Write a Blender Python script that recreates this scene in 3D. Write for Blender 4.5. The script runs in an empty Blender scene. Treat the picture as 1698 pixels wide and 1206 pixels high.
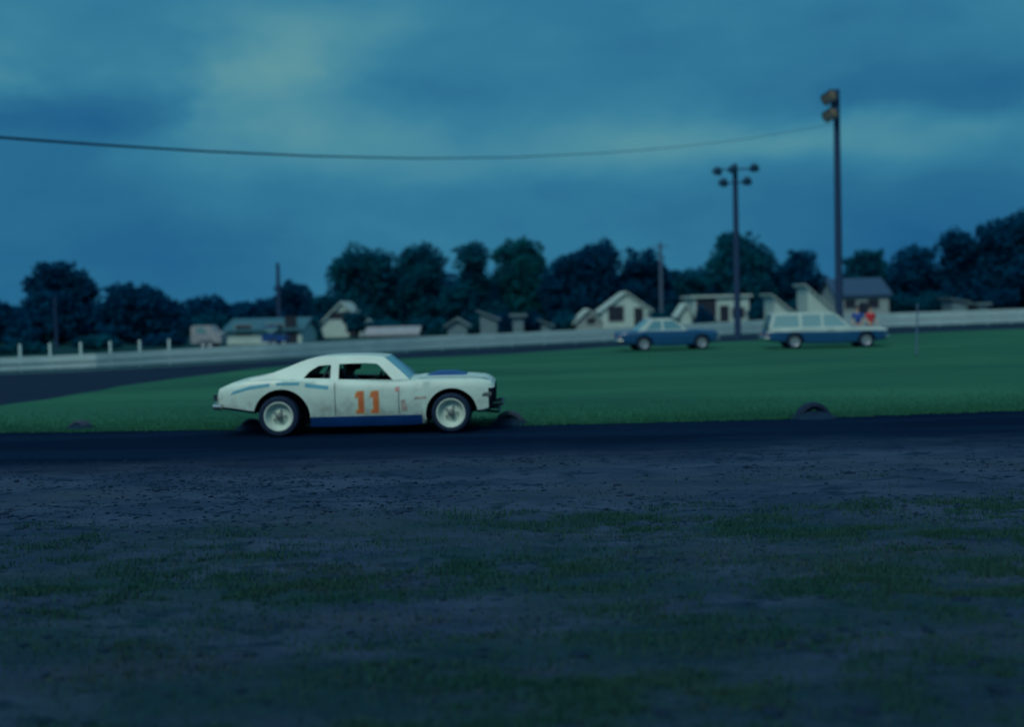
import bpy, bmesh, math, random
import numpy as np
from mathutils import Vector, Matrix
R = math.radians
random.seed(7); RNG = np.random.default_rng(7)
SC = bpy.context.scene
COL = SC.collection

# ------------------------------------------------------------------ camera
H = 1.95; F = 2028.0; PITCH = R(2.485); ROLL = R(1.4); CX, CY = 849.0, 603.0
fwd = Vector((0, math.cos(PITCH), -math.sin(PITCH)))
up0 = Vector((0, math.sin(PITCH), math.cos(PITCH))); rt0 = Vector((1, 0, 0))
rt = rt0*math.cos(ROLL) - up0*math.sin(ROLL)
up = up0*math.cos(ROLL) + rt0*math.sin(ROLL)
cam = bpy.data.cameras.new('camera'); co = bpy.data.objects.new('camera', cam); COL.objects.link(co)
M = Matrix((rt, up, -fwd)).transposed().to_4x4(); M.translation = (0, 0, H)
co.matrix_world = M
cam.sensor_width = 36; cam.lens = 36*F/1698; cam.clip_start = .1; cam.clip_end = 4000
cam.dof.use_dof = True; cam.dof.focus_distance = 12.5; cam.dof.aperture_fstop = .62; cam.dof.aperture_blades = 7
SC.camera = co

def ray(px, py):
    return fwd + rt*((px-CX)/F) + up*((CY-py)/F)
def G(px, py, z=0.0):                      # ground point seen there
    d = ray(px, py); t = (z-H)/d.z
    return Vector((d.x*t, d.y*t, z))
def P(px, py, dist):                       # point at that depth (world y)
    d = ray(px, py); t = dist/d.y
    return Vector((d.x*t, dist, H+d.z*t))

# ------------------------------------------------------------------ sky and sun
SUN_EL, SUN_AZ = R(46), R(205)            # behind the camera, a little to the left
w = bpy.data.worlds.new('World'); SC.world = w; w.use_nodes = True
nt = w.node_tree; nt.nodes.clear(); L = nt.links
def N(t, **k):
    n = nt.nodes.new(t)
    for a, b in k.items(): setattr(n, a, b)
    return n
def MA(op, a, b=None, c=None, clamp=False):
    n = N('ShaderNodeMath', operation=op); n.use_clamp = clamp
    for i, v in enumerate((a, b, c)):
        if v is None: continue
        if isinstance(v, (int, float)): n.inputs[i].default_value = v
        else: L.new(v, n.inputs[i])
    return n.outputs[0]
tc = N('ShaderNodeTexCoord'); sep = N('ShaderNodeSeparateXYZ'); L.new(tc.outputs['Generated'], sep.inputs[0])
az = MA('ARCTAN2', sep.outputs[0], sep.outputs[1]); el = MA('ARCSINE', sep.outputs[2])
comb = N('ShaderNodeCombineXYZ'); L.new(MA('MULTIPLY', az, 1.0), comb.inputs[0]); L.new(MA('MULTIPLY', el, 2.1), comb.inputs[1])
def noise(scale, detail, rough, off):
    n = N('ShaderNodeTexNoise'); n.inputs['Scale'].default_value = scale; n.inputs['Detail'].default_value = detail
    n.inputs['Roughness'].default_value = rough
    m = N('ShaderNodeVectorMath', operation='ADD'); L.new(comb.outputs[0], m.inputs[0]); m.inputs[1].default_value = (off, off*1.7, 0)
    L.new(m.outputs[0], n.inputs['Vector']); return n.outputs['Fac']
n1 = noise(9, 5, .55, 3.1); n2 = noise(7, 4, .5, 8.3); n3 = noise(5.5, 5, .52, 1.3)
azw = MA('ADD', az, MA('MULTIPLY', MA('SUBTRACT', n1, .5), .16))
elw = MA('ADD', el, MA('MULTIPLY', MA('SUBTRACT', n2, .5), .07))
val = MA('ADD', .43, MA('MULTIPLY', MA('SUBTRACT', n3, .5), .62))
def blob(px, py, rx, ry, amp):
    global val
    d = ray(px, py).normalized(); a0 = math.atan2(d.x, d.y); e0 = math.asin(d.z)
    u = MA('DIVIDE', MA('SUBTRACT', azw, a0), rx/F); v = MA('DIVIDE', MA('SUBTRACT', elw, e0), ry/F)
    q = MA('ADD', MA('MULTIPLY', u, u), MA('MULTIPLY', v, v))
    val = MA('ADD', val, MA('MULTIPLY', MA('EXPONENT', MA('MULTIPLY', q, -1.0)), amp))
for b in [(425,135,95,58,.48),(520,60,170,55,.35),(560,215,150,42,.26),(15,115,70,45,.28),(440,205,150,50,.12),(150,190,170,60,-.36),(760,175,230,50,-.05),
          (1280,225,330,30,.30),(700,265,420,40,.16),(1050,215,250,45,.10),(1600,140,230,45,-.22),(850,480,1500,110,-.13),(60,430,300,80,-.24),(1500,330,320,60,-.08),
          (900,340,600,60,.0),(1650,400,330,100,-.2),(230,300,300,40,-.06)]: blob(*b)
ramp = N('ShaderNodeValToRGB'); L.new(val, ramp.inputs[0])
els = ramp.color_ramp.elements
els[0].position = 0.0; els[0].color = (.011,.10,.242,1)
els[1].position = 1.0; els[1].color = (.115,.31,.35,1)
for p, c in ((.3,(.023,.150,.283,1)),(.5,(.038,.205,.325,1)),(.75,(.072,.26,.345,1))):
    e = els.new(p); e.color = c
sky = N('ShaderNodeTexSky'); sky.sky_type = 'NISHITA'; sky.sun_disc = False
sky.sun_elevation = SUN_EL; sky.sun_rotation = SUN_AZ
skm = N('ShaderNodeMix', data_type='RGBA', blend_type='MULTIPLY'); skm.inputs[0].default_value = 1
L.new(sky.outputs[0], skm.inputs[6]); skm.inputs[7].default_value = (.9,1.25,1.0,1)
bg1 = N('ShaderNodeBackground'); L.new(skm.outputs[2], bg1.inputs[0]); bg1.inputs[1].default_value = .14
bg2 = N('ShaderNodeBackground'); L.new(ramp.outputs[0], bg2.inputs[0]); bg2.inputs[1].default_value = 1.0
mr = N('ShaderNodeMapRange', interpolation_type='SMOOTHSTEP'); L.new(el, mr.inputs[0])
mr.inputs[1].default_value = R(20); mr.inputs[2].default_value = R(45)
mx = N('ShaderNodeMixShader'); L.new(mr.outputs[0], mx.inputs[0]); L.new(bg2.outputs[0], mx.inputs[1]); L.new(bg1.outputs[0], mx.inputs[2])
wo = N('ShaderNodeOutputWorld'); L.new(mx.outputs[0], wo.inputs[0])
sun = bpy.data.lights.new('sun', 'SUN'); so = bpy.data.objects.new('sun', sun); COL.objects.link(so)
sun.energy = 1.0; sun.angle = R(22); sun.color = (.95,1.0,.90)
sd = Vector((math.sin(SUN_AZ)*math.cos(SUN_EL), math.cos(SUN_AZ)*math.cos(SUN_EL), math.sin(SUN_EL)))
so.rotation_euler = sd.to_track_quat('Z', 'Y').to_euler()
SC.view_settings.view_transform = 'Standard'; SC.view_settings.look = 'None'
SC.view_settings.exposure = 0.0; SC.view_settings.gamma = 1.0

# ------------------------------------------------------------------ materials
MATS = {}
def mat(name, c1, c2=None, scale=3.0, rough=.7, metal=0.0, bump=0.0, stretch=(1,1,1), lo=.35, hi=.65, spec=.5, detail=5, bscale=None, trans=0.0, coat=0.0):
    m = bpy.data.materials.new(name); m.use_nodes = True; t = m.node_tree
    b = t.nodes['Principled BSDF']; b.inputs['Roughness'].default_value = rough; b.inputs['Metallic'].default_value = metal
    b.inputs['Specular IOR Level'].default_value = spec; b.inputs['Base Color'].default_value = (*c1, 1)
    if trans: b.inputs['Transmission Weight'].default_value = trans
    if coat: b.inputs['Coat Weight'].default_value = coat; b.inputs['Coat Roughness'].default_value = .15
    if c2 or bump:
        tx = t.nodes.new('ShaderNodeTexCoord'); mp = t.nodes.new('ShaderNodeMapping'); mp.inputs['Scale'].default_value = stretch
        t.links.new(tx.outputs['Object'], mp.inputs[0])
        n = t.nodes.new('ShaderNodeTexNoise'); n.inputs['Scale'].default_value = scale; n.inputs['Detail'].default_value = detail
        t.links.new(mp.outputs[0], n.inputs['Vector'])
    if c2:
        r = t.nodes.new('ShaderNodeValToRGB'); r.color_ramp.elements[0].position = lo; r.color_ramp.elements[1].position = hi
        r.color_ramp.elements[0].color = (*c1, 1); r.color_ramp.elements[1].color = (*c2, 1)
        t.links.new(n.outputs['Fac'], r.inputs[0]); t.links.new(r.outputs[0], b.inputs['Base Color'])
    if bump:
        n4 = t.nodes.new('ShaderNodeTexNoise'); n4.inputs['Scale'].default_value = bscale or scale*6; n4.inputs['Detail'].default_value = 6
        t.links.new(mp.outputs[0], n4.inputs['Vector'])
        bp = t.nodes.new('ShaderNodeBump'); bp.inputs['Strength'].default_value = bump; bp.inputs['Distance'].default_value = .03
        t.links.new(n4.outputs['Fac'], bp.inputs['Height']); t.links.new(bp.outputs[0], b.inputs['Normal'])
    MATS[name] = m; return m

m_cream = mat('cream_race_paint', (.56,.72,.66), (.50,.62,.58), 2.6, .45, bump=.02, coat=.2)
def grime(m, c, amt):
    t = m.node_tree; b = t.nodes['Principled BSDF']; src = b.inputs['Base Color'].links[0].from_socket
    tx = t.nodes.new('ShaderNodeTexCoord'); sp = t.nodes.new('ShaderNodeSeparateXYZ'); t.links.new(tx.outputs['Object'], sp.inputs[0])
    n = t.nodes.new('ShaderNodeTexNoise'); n.inputs['Scale'].default_value = 5.5; n.inputs['Detail'].default_value = 8; n.inputs['Roughness'].default_value = .68; t.links.new(tx.outputs['Object'], n.inputs['Vector'])
    a = t.nodes.new('ShaderNodeMath'); a.operation = 'MULTIPLY_ADD'; t.links.new(sp.outputs[2], a.inputs[0]); a.inputs[1].default_value = -.22; t.links.new(n.outputs['Fac'], a.inputs[2])
    r_ = t.nodes.new('ShaderNodeMapRange'); r_.interpolation_type = 'SMOOTHSTEP'; t.links.new(a.outputs[0], r_.inputs[0]); r_.inputs[1].default_value = .36; r_.inputs[2].default_value = .58; r_.inputs[4].default_value = amt
    x = t.nodes.new('ShaderNodeMix'); x.data_type = 'RGBA'; t.links.new(r_.outputs[0], x.inputs[0]); t.links.new(src, x.inputs[6]); x.inputs[7].default_value = (*c, 1); t.links.new(x.outputs[2], b.inputs['Base Color'])
grime(m_cream, (.30,.33,.29), .55)
m_blue = mat('dark_blue_paint', (.008,.066,.25), (.006,.052,.20), 4, .4)
m_stripe = mat('light_blue_paint', (.07,.33,.46), (.12,.40,.50), 6, .5)
m_orange = mat('orange_red_paint', (.64,.17,.05), (.52,.13,.05), 9, .5)
m_yellow = mat('yellow_edge_paint', (.58,.40,.20), None, rough=.5)
m_pink = mat('faded_red_paint', (.52,.22,.22), (.6,.4,.36), 20, .6)
m_smear = mat('brown_scuff', (.33,.27,.26), (.5,.47,.40), 14, .8)
m_dark = mat('dark_void', (.004,.009,.022), None, rough=.9, spec=.1)
m_tyre = mat('tyre_rubber', (.006,.017,.045), (.008,.026,.062), 7, .75, bump=.1, spec=.25)
m_rim = mat('cream_wheel_paint', (.55,.67,.60), (.47,.57,.52), 6, .4)
m_hub = mat('greasy_hub_steel', (.14,.17,.17), None, rough=.5, metal=.3)
m_chrome = mat('worn_chrome', (.55,.55,.52), None, rough=.25, metal=.9)
m_steel = mat('dark_steel', (.02,.035,.06), None, rough=.5, metal=.3)
m_glass = mat('tinted_glass', (.13,.27,.31), None, rough=.08, spec=.8)
m_wind = mat('hazy_windscreen_glass', (.17,.36,.44), None, rough=.12, spec=.9)
m_seat = mat('black_seat_vinyl', (.006,.012,.03), None, rough=.6)
m_red = mat('red_cotton', (.55,.03,.05), (.48,.025,.04), 12, .8)
m_bshirt = mat('blue_cotton', (.008,.05,.25), (.01,.06,.3), 12, .8)
m_trous = mat('dark_trousers', (.01,.025,.06), None, rough=.9)
m_skin = mat('skin', (.5,.34,.26), None, rough=.6)
m_hair = mat('dark_hair', (.015,.015,.02), None, rough=.7)
m_helmet = mat('dark_helmet', (.008,.02,.05), None, rough=.25)
m_suit = mat('driver_pale_jacket', (.12,.20,.28), (.09,.16,.22), 9, .8)
m_pblue = mat('parked_blue_paint', (.007,.075,.19), (.007,.06,.165), 3, .35, coat=.3)
m_pwhite = mat('parked_white_paint', (.40,.50,.48), (.34,.44,.44), 2, .4)
m_pteal = mat('teal_glass', (.06,.20,.25), None, rough=.1, spec=.8)
m_cap = mat('hubcap_steel', (.30,.34,.38), None, rough=.35, metal=.5)
m_wall = mat('whitewashed_boards', (.46,.60,.60), (.37,.50,.52), 1.2, .8, stretch=(1,1,5), bump=.15)
m_wall2 = mat('weathered_lower_boards', (.42,.56,.58), (.34,.46,.49), 1.2, .8, stretch=(1,1,5), bump=.15)
m_house = mat('white_house_siding', (.46,.58,.54), (.38,.49,.48), 2, .8)
m_house2 = mat('grey_house_siding', (.28,.34,.34), (.23,.29,.31), 2, .8)
m_housep = mat('pinkish_grey_siding', (.32,.33,.36), (.25,.27,.31), 2, .8)
m_shed = mat('weathered_shed_boards', (.14,.22,.26), (.10,.17,.21), 2, .8)
m_roofd = mat('blue_grey_shingles', (.015,.055,.12), (.02,.065,.14), 3, .8)
m_rooft = mat('teal_roofing', (.025,.11,.16), (.03,.13,.18), 3, .7)
m_roofw = mat('pale_roofing', (.42,.53,.51), (.36,.46,.46), 3, .8)
m_wood = mat('dark_pole_wood', (.006,.034,.10), (.010,.042,.11), 5, .85, stretch=(1,1,.1))
m_woodp = mat('pinkish_pole_wood', (.05,.09,.16), (.07,.11,.17), 5, .85, stretch=(1,1,.1))
m_lamp = mat('lamp_housing', (.006,.05,.11), None, rough=.5)
m_lens = mat('lamp_lens_glass', (.50,.34,.24), None, rough=.3)
m_cable = mat('cable_rubber', (.01,.06,.14), None, rough=.7)
m_bark = mat('tree_bark', (.012,.03,.055), (.02,.04,.06), 6, .9, stretch=(1,1,.2))
def leaf_mat(name, c1, c2):
    m = mat(name, c1, c2, .45, .8, spec=0, lo=.38, hi=.64); t = m.node_tree; b = t.nodes['Principled BSDF']
    src = b.inputs['Base Color'].links[0].from_socket
    d = t.nodes.new('ShaderNodeBsdfDiffuse'); tr = t.nodes.new('ShaderNodeBsdfTranslucent'); mx_ = t.nodes.new('ShaderNodeMixShader'); mx_.inputs[0].default_value = .45
    t.links.new(src, d.inputs[0]); t.links.new(src, tr.inputs[0]); t.links.new(d.outputs[0], mx_.inputs[1]); t.links.new(tr.outputs[0], mx_.inputs[2])
    t.links.new(mx_.outputs[0], t.nodes['Material Output'].inputs['Surface']); t.nodes.remove(b); return m
m_leafA = leaf_mat('foliage_deep_green', (.003,.085,.16), (.004,.125,.18))
m_leafB = leaf_mat('foliage_dark_blue', (.002,.060,.15), (.003,.085,.18))
m_leafC = leaf_mat('foliage_mid_green', (.003,.10,.15), (.005,.145,.175))
m_grassb = mat('grass_blade_green', (.010,.062,.054), (.019,.066,.056), .9, .8, spec=.15)
m_dryb = mat('grass_blade_dry', (.030,.058,.060), (.042,.066,.060), 1.5, .8, spec=.1)
m_infb = mat('infield_blade', (.013,.092,.058), (.025,.126,.076), .3, .8, spec=.15)
m_clod = mat('dark_clod_soil', (.006,.021,.047), (.010,.031,.064), 9, .95, spec=.1, bump=.4)
m_infield = mat('mown_infield_grass', (.012,.090,.058), (.028,.136,.082), .22, .9, spec=.1, stretch=(.35,1,1), bump=.6, bscale=14)
m_field = mat('distant_field', (.005,.040,.050), (.008,.05,.055), .05, .95, spec=.05)
m_track = mat('dark_damp_track_dirt', (.0012,.010,.034), (.003,.016,.046), .5, .9, spec=.15, stretch=(.3,1,1), bump=.4, bscale=9)

# ------------------------------------------------------------------ mesh helpers
class MB:
    def __init__(s): s.v = []; s.f = []; s.m = []
    def add(s, verts, faces, mi=0):
        o = len(s.v); s.v += [tuple(p) for p in verts]
        s.f += [tuple(i+o for i in f) for f in faces]; s.m += [mi]*len(faces)
    def box(s, a, b, mi=0):
        (x0,y0,z0),(x1,y1,z1) = a, b
        s.add([(x0,y0,z0),(x1,y0,z0),(x1,y1,z0),(x0,y1,z0),(x0,y0,z1),(x1,y0,z1),(x1,y1,z1),(x0,y1,z1)],
              [(0,3,2,1),(4,5,6,7),(0,1,5,4),(1,2,6,5),(2,3,7,6),(3,0,4,7)], mi)
    def tube(s, pts, r, n=10, mi=0):
        pts = [Vector(p) for p in pts]; rs = r if isinstance(r, (list,tuple)) else [r]*len(pts)
        vs = []; fs = []
        for i, p in enumerate(pts):
            d = (pts[min(i+1,len(pts)-1)]-pts[max(i-1,0)]).normalized()
            a = Vector((0,0,1)) if abs(d.z) < .9 else Vector((1,0,0))
            u = d.cross(a).normalized(); v = u.cross(d)
            for k in range(n):
                t = 2*math.pi*k/n; vs.append(p+(u*math.cos(t)+v*math.sin(t))*rs[i])
        for i in range(len(pts)-1):
            for k in range(n):
                a, b = i*n+k, i*n+(k+1)%n; fs.append((a, b, b+n, a+n))
        fs.append(tuple(range(n))[::-1]); fs.append(tuple(range((len(pts)-1)*n, len(pts)*n)))
        s.add(vs, fs, mi)
    def lathe(s, prof, c, n=40, mi=0, axis='y', a0=0, a1=2*math.pi, mis=None):
        full = abs(a1-a0-2*math.pi) < 1e-6; k = n if full else n+1; vs = []; fs = []; o = len(s.v)
        for (h, r) in prof:
            for i in range(k):
                t = a0+(a1-a0)*i/n
                if axis == 'y': vs.append((c[0]+r*math.cos(t), c[1]+h, c[2]+r*math.sin(t)))
                else: vs.append((c[0]+r*math.cos(t), c[1]+r*math.sin(t), c[2]+h))
        for j in range(len(prof)-1):
            for i in range(n):
                a, b = j*k+i, j*k+(i+1)%k
                s.add([], [], 0); s.f.append((a+o, b+o, b+k+o, a+k+o)); s.m.append(mis[j] if mis else mi)
        s.v += [tuple(p) for p in vs]
    def cyl(s, x, z, r, y0, y1, n=48):
        vs = [(x+r*math.cos(2*math.pi*i/n), y, z+r*math.sin(2*math.pi*i/n)) for y in (y0, y1) for i in range(n)]
        s.add(vs, [tuple(range(n)), tuple(range(2*n-1, n-1, -1))]+[(i, i+n, (i+1) % n+n, (i+1) % n) for i in range(n)])
    def prism(s, poly, y0, y1, mi=0, yf=None):      # polygon in x,z extruded along y
        n = len(poly)
        vs = [(x, y0, z) for x, z in poly]+[(x, y1, z) for x, z in poly]
        fs = [tuple(range(n)), tuple(range(2*n-1, n-1, -1))]+[(i, i+n, (i+1)%n+n, (i+1)%n) for i in range(n)]
        s.add(vs, fs, mi)
    def mesh(s, name, mats, ang=35):
        me = bpy.data.meshes.new(name); me.from_pydata(s.v, [], s.f)
        for m in (mats if isinstance(mats, (list,tuple)) else [mats]): me.materials.append(m)
        me.polygons.foreach_set('material_index', s.m)
        bm = bmesh.new(); bm.from_mesh(me); bmesh.ops.recalc_face_normals(bm, faces=bm.faces); bm.to_mesh(me); bm.free()
        me.polygons.foreach_set('use_smooth', [True]*len(me.polygons)); me.set_sharp_from_angle(angle=R(ang))
        me.update(); return me
    def build(s, name, mats, parent=None, ang=35, loc=None):
        o = bpy.data.objects.new(name, s.mesh(name, mats, ang)); COL.objects.link(o)
        if parent: o.parent = parent
        if loc is not None: o.location = loc
        return o
def tag(o, label=None, cat=None, group=None, kind=None):
    if label: o['label'] = label
    if cat: o['category'] = cat
    if group: o['group'] = group
    if kind: o['kind'] = kind
    return o
def thing(name, loc, label, cat, group=None, rz=0):
    o = bpy.data.objects.new(name, None); COL.objects.link(o); o.location = loc; o.rotation_euler.z = rz
    o.empty_display_size = .2
    return tag(o, label, cat, group)
def copy_tree(o, parent=None):
    c = o.copy(); COL.objects.link(c)
    if parent: c.parent = parent
    for ch in list(o.children): copy_tree(ch, c)
    return c
def apply_mods(o):
    dg = bpy.context.evaluated_depsgraph_get(); me = bpy.data.meshes.new_from_object(o.evaluated_get(dg))
    o.modifiers.clear(); o.data = me
def cut(o, cutter_mb, cm):
    c = cutter_mb.build('cutter', cm); c.parent = o.parent; md = o.modifiers.new('b', 'BOOLEAN'); md.object = c; md.operation = 'DIFFERENCE'
    md.solver = 'EXACT'; md.material_mode = 'TRANSFER'
    bpy.context.view_layer.update(); apply_mods(o); bpy.data.objects.remove(c)

# ------------------------------------------------------------------ ground, track, infield
def vnoise(shape_xy, seed):
    """smooth value noise sampled at arrays x,y"""
    x, y = shape_xy; xi = np.floor(x).astype(int); yi = np.floor(y).astype(int); fx = x-xi; fy = y-yi
    fx = fx*fx*(3-2*fx); fy = fy*fy*(3-2*fy)
    def h(a, b):
        n = (a*374761393+b*668265263+seed*974711) & 0x7fffffff
        n = ((n ^ (n >> 13))*1274126177) & 0x7fffffff
        return ((n ^ (n >> 16)) & 0xffff)/65535.0
    return (h(xi,yi)*(1-fx)+h(xi+1,yi)*fx)*(1-fy)+(h(xi,yi+1)*(1-fx)+h(xi+1,yi+1)*fx)*fy
def fbm(x, y, seed, oct=4):
    t = 0; a = .5
    for k in range(oct): t = t+a*vnoise((x*2**k, y*2**k), seed+k); a *= .5
    return t/(1-.5**oct)
def grid_mesh(name, xs, ys, zf, m):
    X, Y = np.meshgrid(xs, ys); Z = zf(X, Y); nx, ny = len(xs), len(ys)
    v = np.stack([X.ravel(), Y.ravel(), Z.ravel()], 1)
    i = np.arange((nx-1)*(ny-1)); r = i//(nx-1); c = i % (nx-1); a = r*nx+c
    f = np.stack([a, a+1, a+nx+1, a+nx], 1)
    me = bpy.data.meshes.new(name); me.from_pydata(v.tolist(), [], f.tolist()); me.materials.append(m)
    me.polygons.foreach_set('use_smooth', [True]*len(f)); o = bpy.data.objects.new(name, me); COL.objects.link(o); return o

g = MB(); g.add([(-2500,-300,-.12),(2500,-300,-.12),(2500,3000,-.12),(-2500,3000,-.12)], [(0,1,2,3)])
tag(g.build('ground', m_field), 'flat dark grass land reaching to the horizon', 'ground', kind='structure')

def foreground_material():
    m = bpy.data.materials.new('foreground_dirt'); m.use_nodes = True; t = m.node_tree; b = t.nodes['Principled BSDF']
    b.inputs['Roughness'].default_value = 1; b.inputs['Specular IOR Level'].default_value = .03
    def NN(k): return t.nodes.new(k)
    tx = NN('ShaderNodeTexCoord'); sp = NN('ShaderNodeSeparateXYZ'); t.links.new(tx.outputs['Object'], sp.inputs[0])
    def nz(scale, st, det=5, rough=.55):
        mp = NN('ShaderNodeMapping'); mp.inputs['Scale'].default_value = st; t.links.new(tx.outputs['Object'], mp.inputs[0])
        n = NN('ShaderNodeTexNoise'); n.inputs['Scale'].default_value = scale; n.inputs['Detail'].default_value = det; n.inputs['Roughness'].default_value = rough
        t.links.new(mp.outputs[0], n.inputs['Vector']); return n.outputs['Fac']
    def ma(op, a, c=None, cl=False):
        n = NN('ShaderNodeMath'); n.operation = op; n.use_clamp = cl
        for i, v in enumerate((a, c)):
            if v is None: continue
            if isinstance(v, (int,float)): n.inputs[i].default_value = v
            else: t.links.new(v, n.inputs[i])
        return n.outputs[0]
    def mix(f, a, c):
        n = NN('ShaderNodeMix'); n.data_type = 'RGBA'; t.links.new(f, n.inputs[0])
        for i, v in ((6, a), (7, c)):
            if isinstance(v, tuple): n.inputs[i].default_value = (*v, 1)
            else: t.links.new(v, n.inputs[i])
        return n.outputs[2]
    def step(v, lo, hi):
        n = NN('ShaderNodeMapRange'); n.interpolation_type = 'SMOOTHSTEP'; t.links.new(v, n.inputs[0])
        n.inputs[1].default_value = lo; n.inputs[2].default_value = hi; return n.outputs[0]
    dry = mix(step(nz(1.3, (.45,1,1)), .35, .68), (.024,.051,.103), (.047,.081,.146))
    dry = mix(step(nz(4.5, (.5,1,1), 4), .53, .64), dry, (.013,.037,.074))          # darker damp flecks
    brown = mix(step(nz(.6, (.5,1,1)), .45, .7), dry, (.038,.066,.108))
    dark = mix(step(nz(.9, (.12,1,1)), .4, .66), (.0012,.010,.034), (.003,.018,.050))
    yb = ma('ADD', sp.outputs[1], ma('MULTIPLY', ma('SUBTRACT', nz(.9, (.4,1,1), 7, .68), .5), 4.2))
    yb = ma('ADD', yb, ma('MULTIPLY', sp.outputs[0], -.06))
    col = mix(step(yb, 14.7, 17.9), brown, dark)
    yg = ma('ADD', sp.outputs[1], ma('MULTIPLY', ma('SUBTRACT', nz(.5, (.3,1,1), 5), .5), 7.0))
    yg = ma('ADD', yg, ma('MULTIPLY', sp.outputs[0], -.12))
    gm = ma('MULTIPLY', ma('SUBTRACT', 1.0, step(yg, 9.8, 12.4)), step(nz(1.1, (.4,1,1), 6, .65), .40, .60))
    col = mix(ma('MULTIPLY', gm, .72), col, (.009,.048,.056))
    col = mix(ma('MULTIPLY', ma('SUBTRACT', 1.0, step(ma('ADD', sp.outputs[1], ma('MULTIPLY', nz(.4, (.4,1,1)), 3.0)), 6.6, 10.5)), .28), col, (.005,.026,.042))  # vignette painted into the dirt colour: nearest ground darkened
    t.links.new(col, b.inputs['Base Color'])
    bp = NN('ShaderNodeBump'); bp.inputs['Strength'].default_value = 1.0; bp.inputs['Distance'].default_value = .06
    t.links.new(nz(11, (.7,1,1), 7, .65), bp.inputs['Height']); t.links.new(bp.outputs[0], b.inputs['Normal'])
    return m
def zdirt(X, Y):
    near = np.clip((17.2-Y)/2.0, .15, 1)
    return near*((fbm(X*.9, Y*1.1, 3)-.5)*.10+(fbm(X*4.2, Y*5, 9)-.5)*.055)-.01
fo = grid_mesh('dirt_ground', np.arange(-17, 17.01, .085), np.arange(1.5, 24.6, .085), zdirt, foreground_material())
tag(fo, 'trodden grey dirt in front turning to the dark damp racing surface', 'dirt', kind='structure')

inf_far = [(-120,690),(-40,680),(0,672),(80,662),(160,648),(220,638),(280,630),(340,622),(386,616),(432,611),(500,604),(580,599.5),(661,595),(753,591),(860,586),(1000,576),(1150,569),(1300,562.5),(1471,554),(1698,545),(1850,539)]
inf_near = [(1850,668),(1698,680),(1500,687),(1345,693),(1150,698),(1000,702),(849,705),(700,707),(560,709),(400,712),(250,714),(100,716),(0,717),(-120,719)]
def dense(pts, step=.35, jit=.0, seed=1):
    out = []; rn = random.Random(seed)
    for a, b in zip(pts[:-1], pts[1:]):
        n = max(1, int((b-a).length/step))
        for k in range(n):
            q = a.lerp(b, k/n); out.append(q+Vector((rn.uniform(-jit,jit), rn.uniform(-jit,jit), 0)))
    out.append(pts[-1]); return out
far = dense([G(*p) for p in inf_far], .8, .12, 2); near = dense([G(*p) for p in inf_near], .12, .07, 3)
def sheet(name, outline, z, m, label, cat):
    bm = bmesh.new(); vs = [bm.verts.new((p.x, p.y, z)) for p in outline]
    es = [bm.edges.new((vs[i], vs[(i+1) % len(vs)])) for i in range(len(vs))]
    bmesh.ops.triangle_fill(bm, use_beauty=True, edges=es)
    for f in bm.faces:
        if f.normal.z < 0: f.normal_flip()
    me = bpy.data.meshes.new(name); bm.to_mesh(me); bm.free(); me.materials.append(m)
    o = bpy.data.objects.new(name, me); COL.objects.link(o); return tag(o, label, cat, kind='structure')
sheet('infield_grass', far+near, .0, m_infield, 'green mown grass infield inside the race track', 'grass')

wall_px = [(-260,634),(-120,625),(0,618),(80,614.5),(160,611.5),(260,606),(340,602),(450,596.5),(560,590),(700,582),(850,574.5),(1000,567),(1150,559.5),(1300,552),(1471,544),(1600,539.5),(1698,536),(1900,529)]
wall_h = [.58,.58,.58,.58,.6,.63,.66,.68,.7,.73,.74,.78,.85,.95,1.08,1.1,1.12,1.12]
wall_pts = [G(*p) for p in wall_px]
# far side of the track: a strip between infield and wall
fs_in = [G(*p)+Vector((0,-1.5,0)) for p in inf_far]; fs_out = [p+Vector((0,.2,0)) for p in wall_pts]
sheet('race_track', dense(fs_in,3)+dense(fs_out[::-1],3), -.03, m_track, 'dark dirt track curving round behind the infield', 'track')
verge = [p+Vector((.0,-1.9 if p.x < -8 else -.9,0)) for p in wall_pts]
m_apron = mat('grey_green_verge', (.016,.085,.095), (.022,.075,.11), .4, .9)
sheet('verge_strip', dense(verge,2,.15)+[p+Vector((0,.3,0)) for p in wall_pts[::-1]], -.02, m_apron, 'thin grassy verge at the foot of the white rail', 'verge')

# ------------------------------------------------------------------ grass blades and clods (nobody could count them)
def blades(name, pts, hgt, wid, m, label, bend=.5):
    n = len(pts); a = RNG.uniform(0, 2*np.pi, n); h = hgt*RNG.uniform(.5, 1.3, n); wd = wid*RNG.uniform(.6, 1.3, n)
    dx, dy = np.cos(a), np.sin(a); lean = RNG.uniform(0, bend, n)*h; la = RNG.uniform(0, 2*np.pi, n)
    p = np.asarray(pts)
    v0 = p+np.stack([dx*wd, dy*wd, np.zeros(n)-.01], 1); v1 = p-np.stack([dx*wd, dy*wd, np.zeros(n)+.01], 1)
    v2 = p+np.stack([np.cos(la)*lean, np.sin(la)*lean, h], 1)
    v = np.stack([v0, v1, v2], 1).reshape(-1, 3)
    me = bpy.data.meshes.new(name); me.vertices.add(3*n); me.loops.add(3*n); me.polygons.add(n)
    me.vertices.foreach_set('co', v.ravel()); me.loops.foreach_set('vertex_index', np.arange(3*n)); me.polygons.foreach_set('loop_start', np.arange(n)*3)
    me.materials.append(m); me.update(calc_edges=True); o = bpy.data.objects.new(name, me); COL.objects.link(o)
    return tag(o, label, 'grass', kind='stuff')
def scatter(n, y0, y1, f):
    y = np.sqrt(RNG.uniform(y0*y0, y1*y1, n)); x = RNG.uniform(-.47, .47, n)*y
    keep = RNG.uniform(0, 1, n) < f(x, y); x, y = x[keep], y[keep]
    return np.stack([x, y, zdirt(x, y)], 1)
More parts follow.
